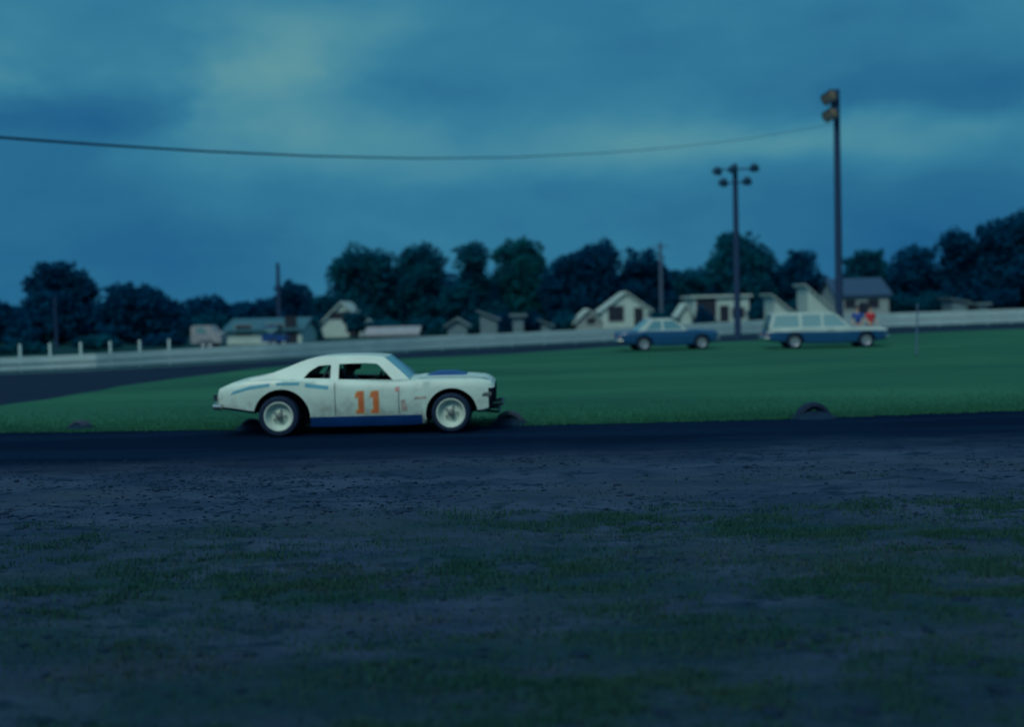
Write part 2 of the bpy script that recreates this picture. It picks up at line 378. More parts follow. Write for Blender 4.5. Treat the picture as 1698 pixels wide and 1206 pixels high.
def patch(x, y):
    edge = 1/(1+np.exp((y-11.1-.16*x-3.2*(fbm(x*.3+5, y*.8, 21)-.5))*1.8))
    big = np.clip((fbm(x*.6, y*1.3, 31, 6)-.38)*2.6, 0, 1)
    fine = np.clip((fbm(x*2.6+9, y*4.6, 33, 4)-.44)*5, 0, 1)
    return np.clip(edge*big*fine*1.1+.07*edge*(.4+fine), 0, 1)
blades('grass_tufts', scatter(700000, 4.8, 15, patch), .040, .006, m_grassb, 'sparse low green grass growing in patches on the near dirt', .9)
blades('dry_grass', scatter(120000, 4.8, 12.5, lambda x, y: .55*np.clip((fbm(x*.9+40, y*2.6, 51, 5)-.48)*5, 0, 1)/(1+np.exp((y-10.4-.1*x)*2))), .028, .005, m_dryb, 'withered straw coloured grass lying among the near green patches', 1.3)
ne = [p for p in near]; nx = np.array([p.x for p in ne])[::-1]; ny = np.array([p.y for p in ne])[::-1]
bx = RNG.uniform(-11.5, 11.5, 60000); by = np.interp(bx, nx, ny)-.08+RNG.exponential(1.2, 60000)
blades('infield_edge_grass', np.stack([bx, by, np.zeros(60000)], 1), .04, .008, m_infb, 'green grass blades along the near edge of the infield', .8)

def clod_mesh(n_ico=2):
    bm = bmesh.new(); bmesh.ops.create_icosphere(bm, subdivisions=n_ico, radius=1)
    o = random.uniform(0, 99)
    for v in bm.verts:
        c = v.co; k = .75+.5*fbm(np.array([c.x*1.3+o]), np.array([c.y*1.3+c.z*2+o]), 5)[0]; v.co = c*k
    return bm
def clods():
    pool = []
    for i in range(6):
        bm = clod_mesh(1); pool.append((np.array([v.co[:] for v in bm.verts]), np.array([[v.index for v in f.verts] for f in bm.faces]))); bm.free()
    n = 15000; y = np.sqrt(RNG.uniform(5.2**2, 17**2, n)); x = RNG.uniform(-.46, .46, n)*y
    d = np.where(y > 11.0, 1.0, .30)*np.clip((fbm(x*.7, y*1.2, 77)-.35)*3, .1, 1); k = RNG.uniform(0, 1, n) < d; x, y = x[k], y[k]; z = zdirt(x, y)
    V = []; Fc = []; off = 0
    for i in range(len(x)):
        v, f = pool[i % 6]; s = RNG.lognormal(-4.5, .4); a = RNG.uniform(0, 6.28); ca, sa = math.cos(a), math.sin(a)
        q = v*np.array([1.7, 1.0, .6])*s; q = np.stack([q[:,0]*ca-q[:,1]*sa+x[i], q[:,0]*sa+q[:,1]*ca+y[i], q[:,2]+z[i]+s*.1], 1)
        V.append(q); Fc.append(f+off); off += len(v)
    me = bpy.data.meshes.new('dirt_crumbs'); me.from_pydata(np.concatenate(V).tolist(), [], np.concatenate(Fc).tolist()); me.materials.append(m_clod)
    o = bpy.data.objects.new('dirt_crumbs', me); COL.objects.link(o)
    tag(o, 'small dark crumbs of earth strewn over the grey dirt', 'dirt', kind='stuff')
clods()
bm = clod_mesh(3); cme = bpy.data.meshes.new('dirt_clod'); bm.to_mesh(cme); bm.free(); cme.materials.append(m_clod)
cme.polygons.foreach_set('use_smooth', [True]*len(cme.polygons))
for i, (px, py, s) in enumerate([(960,1086,.055),(1360,1057,.075),(1325,1066,.05),(1293,1068,.05),(1400,1045,.05),(1436,1184,.065),(1280,1190,.075),(1535,1160,.06),(1637,1095,.05),(1655,1142,.06),(1595,992,.07),(1505,975,.06),(1222,1057,.05),(1615,1104,.05),(1095,1180,.05),(1420,1057,.04),(1540,1050,.05)]):
    o = bpy.data.objects.new('dirt_clod', cme); COL.objects.link(o); p = G(px, py); s *= .68
    o.location = (p.x, p.y, float(zdirt(np.array([p.x]), np.array([p.y]))[0])+s*.12); o.scale = (s*1.6, s, s*.55); o.rotation_euler.z = i*1.3
    tag(o, 'dark lump of earth on the near trodden ground', 'clod', 'dark lumps of earth on the near ground')

# ------------------------------------------------------------------ cars
def lathe_wheel(name, parent, x, y, z, Rt, wd, rr, side, m_r, m_h, dish=.10, steer=0):
    """tyre centred at x, outer face at |y|; side=-1 faces the camera"""
    rt_ = bpy.data.objects.new(name, None); COL.objects.link(rt_); rt_.parent = parent; rt_.location = (x, side*(abs(y)-wd/2), z); rt_.rotation_euler.z = steer
    h = wd/2
    t = MB(); pr = [(-h*.6, rr*.97), (-h*.93, rr*1.04), (-h, (rr+Rt)*.5), (-h*.93, Rt*.94), (-h*.76, Rt*.99), (-h*.3, Rt), (h*.3, Rt), (h*.76, Rt*.99), (h*.93, Rt*.94), (h, (rr+Rt)*.5), (h*.93, rr*1.04), (h*.6, rr*.97)]
    t.lathe(pr, (0,0,0), 48); t.build('tyre', m_tyre, rt_)
    q = MB(); s = side
    q.lathe([(s*(h*.90), rr*1.05), (s*(h*.98), rr*1.02), (s*(h*.95), rr*.94), (s*(h-dish*.5), rr*.86), (s*(h-dish), rr*.66), (s*(h-dish*.9), rr*.45), (s*(h-dish*.8), rr*.30), (s*(h-dish*1.0), .0)], (0,0,0), 40)
    q.build('rim', m_r, rt_)
    c = MB(); c.lathe([(s*(h-dish*1.1), rr*.27), (s*(h-dish*.2), rr*.24), (s*(h-dish*.1), rr*.15), (s*(h-dish*.1), 0)], (0,0,0), 20)
    for k in range(5):
        a = k*1.2566; c.lathe([(s*(h-dish*1.0), .016), (s*(h-dish*.6), .016), (s*(h-dish*.6), 0)], (rr*.42*math.cos(a), 0, rr*.42*math.sin(a)), 8)
    c.build('hub', m_h, rt_)
    return rt_

class Body:
    """lofted lower body: stations x, bottom z, top z, half width, crown; sections mirrored in y"""
    def __init__(s, st, sill=None, step=.06):
        a = np.array(st, float); x = np.arange(a[0,0], a[-1,0]+1e-6, step); x = np.unique(np.concatenate([x, a[[0,1,-2,-1],0]]))
        s.x = x; cols = []
        for k in range(1, 5):
            c = np.interp(x, a[:,0], a[:,k]); 
            for _ in range(2): c[2:-2] = (c[1:-3]+2*c[2:-2]+c[3:-1])/4
            cols.append(c)
        s.zb, s.zt, s.w, s.cr = cols; s.sill = sill
    def sec(s, i):
        zb, zt, w, c = s.zb[i], s.zt[i], s.w[i], s.cr[i]
        lo = s.sill[2] if s.sill and s.sill[0] <= s.x[i] <= s.sill[1] else zb+.05
        lo = max(lo, zb+.03); mid = lo+(zt-lo)*.5
        return [(0,zb),(.86*w,zb),(.965*w,lo),(w,mid),(.992*w,lo+(zt-lo)*.74),(.972*w,zt-.035),(.94*w,zt-.004),(.90*w,zt+.004),(.55*w,zt+c*.7),(0,zt+c)]
    def side_y(s, x, z):
        i = int(np.argmin(abs(s.x-x))); j = min(max(i, 1), len(s.x)-2); j2 = j+1 if x > s.x[j] else j-1
        def yy(k):
            q = s.sec(k)[2:7]; return float(np.interp(z, [p[1] for p in q], [p[0] for p in q]))
        t = abs(x-s.x[j])/abs(s.x[j2]-s.x[j]); t = min(t, 1)
        return yy(j)*(1-t)+yy(j2)*t
    def top_z(s, x, y):
        i = int(np.argmin(abs(s.x-x))); q = s.sec(i)[6:]; ys = [p[0] for p in q][::-1]; zs = [p[1] for p in q][::-1]
        return float(np.interp(abs(y), ys, zs))
    def mb(s, mfun):
        m = MB(); secs = [s.sec(i) for i in range(len(s.x))]; k = len(secs[0]); full = 2*k-2
        for i, q in enumerate(secs):
            ring = [(s.x[i], -y, z) for y, z in q]+[(s.x[i], y, z) for y, z in q[-2:0:-1]]
            m.v += ring
        for i in range(len(s.x)-1):
            for j in range(full):
                a, b = i*full+j, i*full+(j+1) % full; m.f.append((a, b, b+full, a+full))
                seg = j if j < k-1 else 2*(k-1)-1-j
                m.m.append(mfun(.5*(s.x[i]+s.x[i+1]), seg))
        m.f.append(tuple(range(full))); m.m.append(mfun(s.x[0], 99)); n = (len(s.x)-1)*full
        m.f.append(tuple(range(n, n+full))[::-1]); m.m.append(mfun(s.x[-1], 99)); return m

def side_frame(name, parent, outline, holes, ysurf, m, th=.035):
    """cabin side with real window openings, both sides in one mesh"""
    bm = bmesh.new(); loops = [outline]+holes; es = []
    for lp in loops:
        vs = [bm.verts.new((x, 0, z)) for x, z in lp]; es += [bm.edges.new((vs[i], vs[(i+1) % len(vs)])) for i in range(len(vs))]
    bmesh.ops.triangle_fill(bm, use_beauty=True, edges=es)
    bm.verts.ensure_lookup_table(); bm.verts.index_update()
    V = [(v.co.x, v.co.z) for v in bm.verts]; Fc = [[v.index for v in f.verts] for f in bm.faces]; bm.free()
    n = len(V)
    for s in (-1, 1):
        mb = MB(); vo = [(x, s*ysurf(x, z), z) for x, z in V]; vi = [(x, s*(ysurf(x, z)-th), z) for x, z in V]
        fs = [tuple(f) for f in Fc]+[tuple(i+n for i in f[::-1]) for f in Fc]; o = 0
        for lp in loops:
            q = len(lp); fs += [(o+i, o+(i+1) % q, o+(i+1) % q+n, o+i+n) for i in range(q)]; o += q
        mb.add(vo+vi, fs); mb.build(name, m, parent, 30)
def span_panel(name, parent, line, ysurf, crown, m, th=.02, inset=0.0, nx=8):
    """panel between the two cabin sides along a line of (x,z)"""
    mb = MB(); vs = []; 
    for (x, z) in line:
        y = ysurf(x, z)-inset
        for k in range(nx+1):
            t = -1+2*k/nx; vs.append((x, y*t, z+crown*(1-t*t)))
    k = nx+1; n = len(vs); low = [(x, y, z-th) for x, y, z in vs]
    fs = [(i*k+j, i*k+j+1, (i+1)*k+j+1, (i+1)*k+j) for i in range(len(line)-1) for j in range(nx)]
    rim = list(range(k))+[i*k+nx for i in range(1, len(line))]+[(len(line)-1)*k+j for j in range(nx-1, -1, -1)]+[i*k for i in range(len(line)-2, 0, -1)]
    f2 = fs+[tuple(i+n for i in f[::-1]) for f in fs]+[(rim[i], rim[(i+1) % len(rim)], rim[(i+1) % len(rim)]+n, rim[i]+n) for i in range(len(rim))]
    mb.add(vs+low, f2); return mb.build(name, m, parent, 40)
def decal(name, parent, body, quads, m, off, label=None):
    """flat painted marks laid on the near side of the body; quads = lists of 4 (x,z), subdivided"""
    mb = MB()
    for q in quads:
        nu, nv = 6, 6; vs = []
        for i in range(nu+1):
            for j in range(nv+1):
                u, v = i/nu, j/nv
                x = (q[0][0]*(1-u)+q[1][0]*u)*(1-v)+(q[3][0]*(1-u)+q[2][0]*u)*v
                z = (q[0][1]*(1-u)+q[1][1]*u)*(1-v)+(q[3][1]*(1-u)+q[2][1]*u)*v
                vs.append((x, -body.side_y(x, z)-off, z))
        mb.add(vs, [(i*(nv+1)+j, (i+1)*(nv+1)+j, (i+1)*(nv+1)+j+1, i*(nv+1)+j+1) for i in range(nu) for j in range(nv)])
    o = mb.build(name, m, parent)
    if label: o['label'] = label
    return o

# ---- the race car
def race_car():
    base = P(611.5, 720.5, 19.72); root = thing('race_car', (base.x-.06, 19.72+.92, 0.0), 'cream and blue stock race car numbered 11 driving on the dark track', 'car')
    B = Body([(-2.43,.50,.66,.72,.0),(-2.38,.46,.765,.79,.01),(-2.28,.44,.835,.85,.02),(-2.1,.42,.885,.88,.03),(-1.88,.38,.925,.90,.03),(-1.5,.33,.935,.915,.03),(-1.0,.15,.915,.92,.03),
              (-.88,.135,.91,.92,.03),(-.5,.13,.895,.92,.03),(0,.13,.868,.92,.03),(.46,.13,.85,.92,.03),(.8,.13,.862,.915,.035),(.93,.14,.866,.915,.04),(1.27,.25,.868,.91,.045),(1.76,.30,.862,.90,.04),(1.95,.31,.845,.885,.03),(2.06,.36,.80,.86,.01),(2.11,.56,.755,.82,0)], sill=(-.9,.95,.30))
    def mf(x, seg):
        if seg == 99: return 2 if x > 0 else 0
        if x > 2.035 and 1 <= seg <= 3: return 2
        if seg <= 1 and -.9 < x < .95: return 1
        return 0
    body = B.mb(mf).build('body', [m_cream, m_blue, m_dark], root, 40)
    c = MB()
    for s in (-1, 1):
        for (x, r) in ((-1.345,.465),(1.41,.42)):
            a, b = sorted((s*.50, s*1.3)); c.cyl(x, .30, r, a, b)
    cut(body, c, m_dark)
    c = MB(); c.box((-1.0,-.80,.22),(.62,.80,1.5)); cut(body, c, m_dark)
    body.data.polygons.foreach_set('use_smooth', [True]*len(body.data.polygons)); body.data.set_sharp_from_angle(angle=R(35))
    ys = lambda x, z: .868-max(0, z-.87)*.60
    out = [(.76,.85),(.72,.893),(.56,1.04),(.345,1.218),(.29,1.248),(.1,1.266),(-.1,1.276),(-.53,1.278),(-.70,1.268),(-.85,1.248),(-1.04,1.196),(-1.27,1.106),(-1.57,1.0),(-1.78,.955),(-1.9,.928),(-1.5,.915),(-1.0,.895),(-.5,.875),(0,.85),(.45,.83)]
    qw = [(-.985,.93),(-.90,1.03),(-.835,1.075),(-.75,1.125),(-.545,1.137),(-.545,.915)]
    dw = [(-.415,.90),(-.415,1.147),(.0,1.152),(.195,1.14),(.25,1.10),(.47,.872)]
    side_frame('cabin_side', root, out, [qw, dw], ys, m_cream)
    roof = [(.33,1.228),(.28,1.252),(.1,1.268),(-.1,1.277),(-.53,1.279),(-.70,1.269),(-.85,1.249),(-1.0,1.21)]
    span_panel('roof', root, [(a, b-.004) for a, b in roof], ys, .012, m_cream)
    span_panel('windscreen', root, [(.735,.885),(.56,1.042),(.345,1.222)], ys, .02, m_wind, .012, .004)
    span_panel('rear_window', root, [(-1.005,1.205),(-1.27,1.105),(-1.53,1.012)], ys, .02, m_glass, .012, .03)
    span_panel('rear_deck', root, [(-1.535,1.010),(-1.7,.972),(-1.9,.935)], ys, .012, m_cream, .02, .03)
    def patch_(name, x0, x1, hw, m, h):
        mb = MB(); vs = []; xs = np.linspace(x0, x1, 24); yy = np.linspace(-hw, hw, 15)
        for x in xs:
            for y in yy: vs.append((x, y, B.top_z(x, y)+h(x, y)))
        mb.add(vs, [(i*15+j, i*15+j+1, (i+1)*15+j+1, (i+1)*15+j) for i in range(23) for j in range(14)]); return mb.build(name, m, root, 50)
    patch_('bonnet', .86, 2.02, .68, m_cream, lambda x, y: .008)
    patch_('bonnet_scoop', .98, 1.66, .42, m_blue, lambda x, y: .006+.05*max(0, min(1, (x-.98)/.16, (1.66-x)/.2))*max(0, min(1, (.42-abs(y))/.08)))
    for x, rr, R_, st in ((-1.39,.23,.33,0),(1.405,.23,.322,R(-4))):
        for s in (-1, 1): lathe_wheel('wheel', root, x, .925, R_-.005, R_, .30, rr, s, m_rim, m_hub, .12, st)
    for ax in (-1.39, 1.405): mb = MB(); mb.tube([(ax,-.62,.305),(ax,.62,.305)], .05); mb.build('axle', m_steel, root)
    # number, stripes, marks
    def one(x0, g):
        a = [[(x0+.045-g,.35-g),(x0+.125+g,.35-g),(x0+.125+g,.70+g),(x0+.045-g,.70+g)],
             [(x0-.005-g,.60-g),(x0+.046-g,.625-g),(x0+.046-g,.70+g),(x0+.01-g,.67+g)],
             [(x0+.01-g,.35-g),(x0+.046-g,.35-g),(x0+.046-g,.395+g),(x0+.01-g,.395+g)]]
        return a
    for x0 in (-.135, .105):
        decal('number_edge', root, B, one(x0, .016), m_yellow, .004); decal('number', root, B, one(x0, 0), m_orange, .0075)
    dash = [[(-2.17,.69),(-1.85,.775),(-1.86,.825),(-2.12,.745)],[(-1.85,.775),(-1.53,.815),(-1.52,.865),(-1.86,.825)],[(-1.42,.83),(-1.05,.825),(-1.04,.872),(-1.42,.872)],[(-.95,.79),(-.58,.745),(-.57,.80),(-.95,.855)]]
    decal('side_stripe', root, B, dash, m_stripe, .004)
    decal('door_emblem', root, B, [[(.50,.68),(.58,.69),(.575,.76),(.505,.755)]], m_pink, .004, 'small faded red mark on the front wing')
    decal('scuff', root, B, [[(.80,.555),(1.02,.56),(1.0,.60),(.83,.595)]], m_smear, .004); decal('scuff', root, B, [[(.60,.37),(.70,.36),(.66,.56),(.59,.54)]], m_smear, .004)
    seams = [[(x-.006,.32),(x+.006,.32),(x+.006,.85),(x-.006,.85)] for x in (-.47,.56)]
    decal('door_seam', root, B, seams[:1], m_steel, .002); decal('door_seam', root, B, seams[1:], m_steel, .002)
    decal('valance_shadow', root, B, [[(1.90,.575),(2.055,.57),(2.06,.645),(1.93,.63)]], m_hub, .004)  # dark mark painted in for the shadow line above the front valance
    # ends
    mb = MB(); mb.box((2.085,-.66,.48),(2.125,.66,.72)); mb.build('grille', m_dark, root)
    for s in (-1, 1):
        mb = MB(); mb.lathe([(0,.0),(.03,.05),(.0,.085),(-.05,.09)], (0,0,0), 20, axis='z'); o = mb.build('headlight', m_steel, root, loc=(2.10, s*.56, .62)); o.rotation_euler = (0, R(90), 0)
    mb = MB(); mb.tube([(1.86,-.45,.36),(2.1,-.5,.40),(2.22,-.55,.42),(2.24,.55,.42),(2.1,.5,.40),(1.86,.45,.36)], .03)
    mb.tube([(1.9,-.3,.30),(2.16,-.45,.28),(2.18,.45,.28),(1.9,.3,.30)], .022); mb.build('front_bumper', m_steel, root)
    mb = MB(); n = 12
    for i in range(n):
        pass
    mb.tube([(-2.30,-.90,.50),(-2.42,-.86,.50),(-2.48,-.6,.50),(-2.49,0,.50),(-2.48,.6,.50),(-2.42,.86,.50),(-2.30,.90,.50)], .05, 12); mb.build('rear_bumper', m_chrome, root)
    for s in (-1, 1):
        mb = MB(); mb.box((-2.47,s*.62-.14,.60),(-2.405,s*.62+.14,.69)); mb.build('tail_light', m_steel, root)
    # interior
    mb = MB(); mb.box((-.55,.12,.24),(-.0,.60,.42)); mb.prism([(-.58,.40),(-.42,.40),(-.50,1.02),(-.64,1.02)], .12, .60); mb.build('seat', m_seat, root)
    mb = MB()
    for s in (-1, 1): mb.tube([(-.62,s*.70,.24),(-.60,s*.66,.9),(-.55,s*.56,1.21),(.28,s*.53,1.19),(.62,s*.70,.86),(.60,s*.72,.24)], .02, 8)
    mb.tube([(-.55,-.56,1.21),(-.55,.56,1.21)], .02, 8); mb.tube([(-.60,.60,.8),(-1.0,.62,.45)], .02, 8); mb.tube([(-.57,-.60,1.12),(-.96,-.64,.5)], .02, 8); mb.build('roll_cage', m_steel, root)
    mb = MB(); mb.tube([(.23+.03*math.cos(a*.5236)*0+.06*math.sin(a*.5236), .36+.17*math.cos(a*.5236), .88+.16*math.sin(a*.5236)) for a in range(13)], .013, 8); mb.tube([(.23,.36,.88),(.6,.36,.72)], .015, 8); mb.build('steering_wheel', m_steel, root)
    mb = MB(); mb.prism([(.40,.70),(.62,.70),(.62,.86),(.44,.84)], -.78, .78); mb.build('dashboard', m_seat, root)
    return root, B
RC, RB = race_car()

# ---- parked cars
def parked_car(name, loc, rz, label, wagon):
    root = thing(name, loc, label, 'car', None, rz)
    Ls = 2.62 if wagon else 2.28
    xr, xf = (-1.45, 1.60) if wagon else (-1.22, 1.42)
    rear, front = -Ls, xf+(.92 if wagon else .78)
    st = [(rear,.42,.70,.78,0),(rear+.06,.38,.82,.86,.01),(rear+.3,.32,.88,.92,.02),(xr,.25,.90,.95,.02),(-.5,.20,.89,.96,.02),(.5,.20,.88,.96,.02),(xf-.5,.22,.89,.95,.03),(xf+.2,.26,.88,.94,.03),(front-.15,.30,.84,.91,.02),(front-.04,.36,.78,.88,.01),(front,.44,.66,.82,0)]
    B = Body(st)
    def mf(x, seg):
        if wagon and 4 <= seg <= 6: return 1
        return 0
    body = B.mb(mf).build('body', [m_pblue, m_pwhite], root, 40)
    c = MB()
    for s in (-1, 1):
        for x in (xr, xf):
            a, b = sorted((s*.6, s*1.3)); c.cyl(x, .32, .385, a, b, 40)
    cut(body, c, m_dark)
    rb = rear+.12 if wagon else rear+.85
    c = MB(); c.box((rb+.4,-.82,.3),(xf-.85,.82,1.5)); cut(body, c, m_dark)
    body.data.polygons.foreach_set('use_smooth', [True]*len(body.data.polygons)); body.data.set_sharp_from_angle(angle=R(35))
    ys = lambda x, z: .905-max(0, z-.87)*.38
    xw = xf-.62                                     # windscreen base
    if wagon:
        top = 1.53
        out = [(xw,.86),(xw-.62,top-.05),(xw-.75,top),(rear+.34,top),(rear+.26,top-.03),(rear+.06,.86)]
        holes = [[(xw-.22,.93),(xw-.66,top-.09),(xw-1.18,top-.09),(xw-1.18,.93)],[(xw-1.28,.93),(xw-1.28,top-.09),(xw-2.1,top-.09),(xw-2.1,.93)],[(xw-2.22,.93),(xw-2.22,top-.09),(rear+.40,top-.09),(rear+.24,.93)]]
        rl = [(xw-.60,top-.06),(xw-.75,top+.003),(rear+.34,top+.003),(rear+.25,top-.05)]; ws = [(xw-.02,.88),(xw-.615,top-.055)]; rw = [(rear+.25,top-.06),(rear+.08,.88)]
    else:
        top = 1.40
        out = [(xw,.86),(xw-.58,top-.05),(xw-.72,top),(rear+1.55,top),(rear+1.35,top-.04),(rear+.78,.86)]
        holes = [[(xw-.22,.93),(xw-.62,top-.08),(xw-1.1,top-.08),(xw-1.1,.93)],[(xw-1.19,.93),(xw-1.19,top-.08),(rear+1.52,top-.08),(rear+1.15,.93)]]
        rl = [(xw-.56,top-.06),(xw-.72,top+.003),(rear+1.55,top+.003),(rear+1.34,top-.045)]; ws = [(xw-.02,.88),(xw-.57,top-.06)]; rw = [(rear+1.34,top-.05),(rear+.82,.88)]
    side_frame('cabin_side', root, out, holes, ys, m_pwhite)
    span_panel('roof', root, rl, ys, .03, m_pwhite); span_panel('windscreen', root, ws, ys, .015, m_pteal, .012, .04); span_panel('rear_window', root, rw, ys, .015, m_glass, .012, .06)
    for hx in holes:
        for s in (-1, 1):
            g = MB(); vs = [(x, s*(ys(x, z)-.018), z) for x, z in hx]; vi = [(x, s*(ys(x, z)-.026), z) for x, z in hx]; n = len(vs)
            g.add(vs+vi, [tuple(range(n)), tuple(range(2*n-1, n-1, -1))]+[(i, (i+1) % n, (i+1) % n+n, i+n) for i in range(n)])
            g.build('side_window', m_glass if wagon else m_pteal, root)
    for x in (xr, xf):
        for s in (-1, 1): lathe_wheel('wheel', root, x, .90, .32, .325, .20, .20, s, m_cap, m_cap, .03)
    mb = MB(); mb.tube([(rear+.1,-.9,.48),(rear-.05,-.84,.48),(rear-.08,0,.48),(rear-.05,.84,.48),(rear+.1,.9,.48)], .06, 10); mb.build('rear_bumper', m_chrome, root)
    mb = MB(); mb.tube([(front-.14,-.92,.46),(front+.03,-.84,.46),(front+.06,0,.46),(front+.03,.84,.46),(front-.14,.92,.46)], .06, 10); mb.build('front_bumper', m_chrome, root)
    mb = MB(); mb.box((front-.03,-.55,.56),(front+.02,.55,.72)); mb.build('grille', m_steel, root)
    for s in (-1, 1):
        mb = MB(); mb.lathe([(0,0),(.02,.06),(0,.09),(-.05,.09)], (0,0,0), 16, axis='z'); o = mb.build('headlight', m_chrome, root, loc=(front-.01,s*.68,.66)); o.rotation_euler = (0,R(90),0)
        mb = MB(); mb.box((rear-.02,s*.7-.1,.60),(rear+.05,s*.7+.1,.72)); mb.build('tail_light', m_pink, root)
        mb = MB(); mb.box((xw-1.0,s*.955-.015,.78),(xw-.84,s*.955+.015,.805)); mb.build('door_handle', m_chrome, root)
    mb = MB(); mb.box((-.6,-.7,.35),(-.1,.7,.6)); mb.prism([(-.62,.6),(-.5,.6),(-.58,1.1),(-.7,1.1)], -.7, .7); mb.build('seat', m_seat, root)
    return root
p = G(1113, 581); parked_car('parked_sedan', (p.x-.1, p.y+.9, 0), R(6), 'blue parked sedan with white roof standing left of the short light pole', False)
p = G(1376, 577.5); wag = (p.x, p.y+.9); parked_car('parked_wagon', (p.x, p.y+.9, 0), R(-2), 'blue and white parked station wagon beside the red shirted person', True)

# ------------------------------------------------------------------ people
def skin_mesh(name, verts, edges, m, parent, sub=1, root=0):
    me = bpy.data.meshes.new(name); me.from_pydata([v[0] for v in verts], edges, []); o = bpy.data.objects.new(name, me); COL.objects.link(o)
    md = o.modifiers.new('s', 'SKIN'); md.use_smooth_shade = True
    for i, v in enumerate(verts):
        r = v[1] if isinstance(v[1], tuple) else (v[1], v[1]); me.skin_vertices[0].data[i].radius = r
        me.skin_vertices[0].data[i].use_root = i == root
    s = o.modifiers.new('d', 'SUBSURF'); s.levels = sub; s.render_levels = sub
    bpy.context.view_layer.update(); apply_mods(o); o.data.materials.clear(); o.data.materials.append(m)
    o.data.polygons.foreach_set('use_smooth', [True]*len(o.data.polygons)); o.parent = parent; return o
def fingers(V, E, wrist, d, side):
    """palm and five fingers beyond a wrist vertex; d = pointing direction, side = thumb side"""
    d = Vector(d).normalized(); side = Vector(side).normalized(); nrm = d.cross(side).normalized(); w0 = Vector(V[wrist][0])
    V.append(((w0+d*.05)[:], (.032,.018))); pm = len(V)-1; E.append((wrist, pm))
    for k, (o, l) in enumerate(((.03,.07),(.01,.08),(-.01,.075),(-.03,.06))):
        a = w0+d*.085+side*o; b = a+d*l*.5+nrm*.012; c = b+d*l*.4+nrm*.025; i = len(V)
        V += [(a[:],.010),(b[:],.009),(c[:],.008)]; E += [(pm,i),(i,i+1),(i+1,i+2)]
    a = w0+d*.04+side*.045; b = a+d*.035+side*.02; i = len(V); V += [(a[:],.011),(b[:],.009)]; E += [(pm,i),(i,i+1)]
def head(parent, c, m_h, face, helmet=False):
    """hair or helmet as its own shape on the head at c, face = facing direction"""
    mb = MB(); prof = []
    for k in range(12):
        t = math.pi*k/11*(.62 if not helmet else .72); r = .104 if not helmet else .135
        prof.append((r*1.08*math.cos(t), r*math.sin(t)))
    mb.lathe(prof, (0,0,0), 24, axis='z'); o = mb.build('hair' if not helmet else 'helmet', m_h, parent, loc=c); f = Vector(face)
    o.rotation_euler = (f.y*.45 if not helmet else f.y*.2, -f.x*.45 if not helmet else -f.x*.2, 0); return o
def standing(loc, label, m_shirt, face, lean, rz):
    root = thing('person', loc, label, 'person', None, rz); lx = lean
    V = [((0,0,.92),(.15,.11)),((lx*.3,0,1.12),(.135,.10)),((lx*.7,0,1.32),(.17,.105)),((lx*.9,0,1.44),(.09,.075)),((lx,0,1.50),.052),((lx,-.012,1.565),(.065,.075)),((lx,-.005,1.66),(.078,.095)),((lx,0,1.74),(.05,.06)),((lx,-.105,1.645),.016)]
    E = [(0,1),(1,2),(2,3),(3,4),(4,5),(5,6),(6,7),(6,8)]
    arms = []
    for s in (-1, 1):
        i = len(V); V += [((lx*.8+s*.19,0,1.40),.056),((lx*.6+s*.25,-.03,1.13),.042),((lx*.6+s*.22,-.20,.97),.027)]; E += [(2,i),(i,i+1),(i+1,i+2)]; arms.append(i)
        fingers(V, E, i+2, (-.1*s,-.8,-.3), (-s,-.2,.2))
        j = len(V); V += [((s*.10,0,.84),.09),((s*.11,-.02,.48),.058),((s*.115,.01,.09),.04),((s*.12,-.13,.035),(.038,.028))]; E += [(0,j),(j,j+1),(j+1,j+2),(j+2,j+3)]
    skin_mesh('body', V, E, m_skin, root)
    VS = [((0,0,.90),(.165,.125)),((lx*.3,0,1.12),(.15,.115)),((lx*.7,0,1.32),(.185,.12)),((lx*.88,0,1.43),(.10,.085))]; ES = [(0,1),(1,2),(2,3)]
    for s in (-1, 1):
        i = len(VS); VS += [((lx*.8+s*.20,0,1.40),.068),((lx*.66+s*.245,-.02,1.19),.056)]; ES += [(2,i),(i,i+1)]
    skin_mesh('shirt', VS, ES, m_shirt, root)
    VT = [((0,0,.93),(.16,.12))]; ET = []
    for s in (-1, 1):
        j = len(VT); VT += [((s*.10,0,.83),.105),((s*.11,-.02,.48),.075),((s*.115,.005,.10),.062)]; ET += [(0,j),(j,j+1),(j+1,j+2)]
    skin_mesh('trousers', VT, ET, m_trous, root)
    head(root, (lx, .012, 1.675), m_hair, (0,-1,0))
    for s in (-1, 1):
        mb = MB(); mb.lathe([(-.006,0),(-.004,.011),(.004,.011),(.006,0)], (lx+s*.032,-.093,1.67), 10); mb.build('eye', m_hair, root)
    mb = MB(); mb.box((lx-.025,-.096,1.595),(lx+.025,-.083,1.603)); mb.build('mouth', m_pink, root)
    return root
d2 = wag[1]+1.15
q = P(1443, 540, d2); standing((q.x, d2, 0), 'person in red shirt standing behind the front of the wagon', m_red, None, .02, R(25))
q = P(1424, 540, d2+.15); standing((q.x, d2+.2, 0), 'person in blue shirt standing left of the red shirted person', m_bshirt, None, -.04, R(-20))
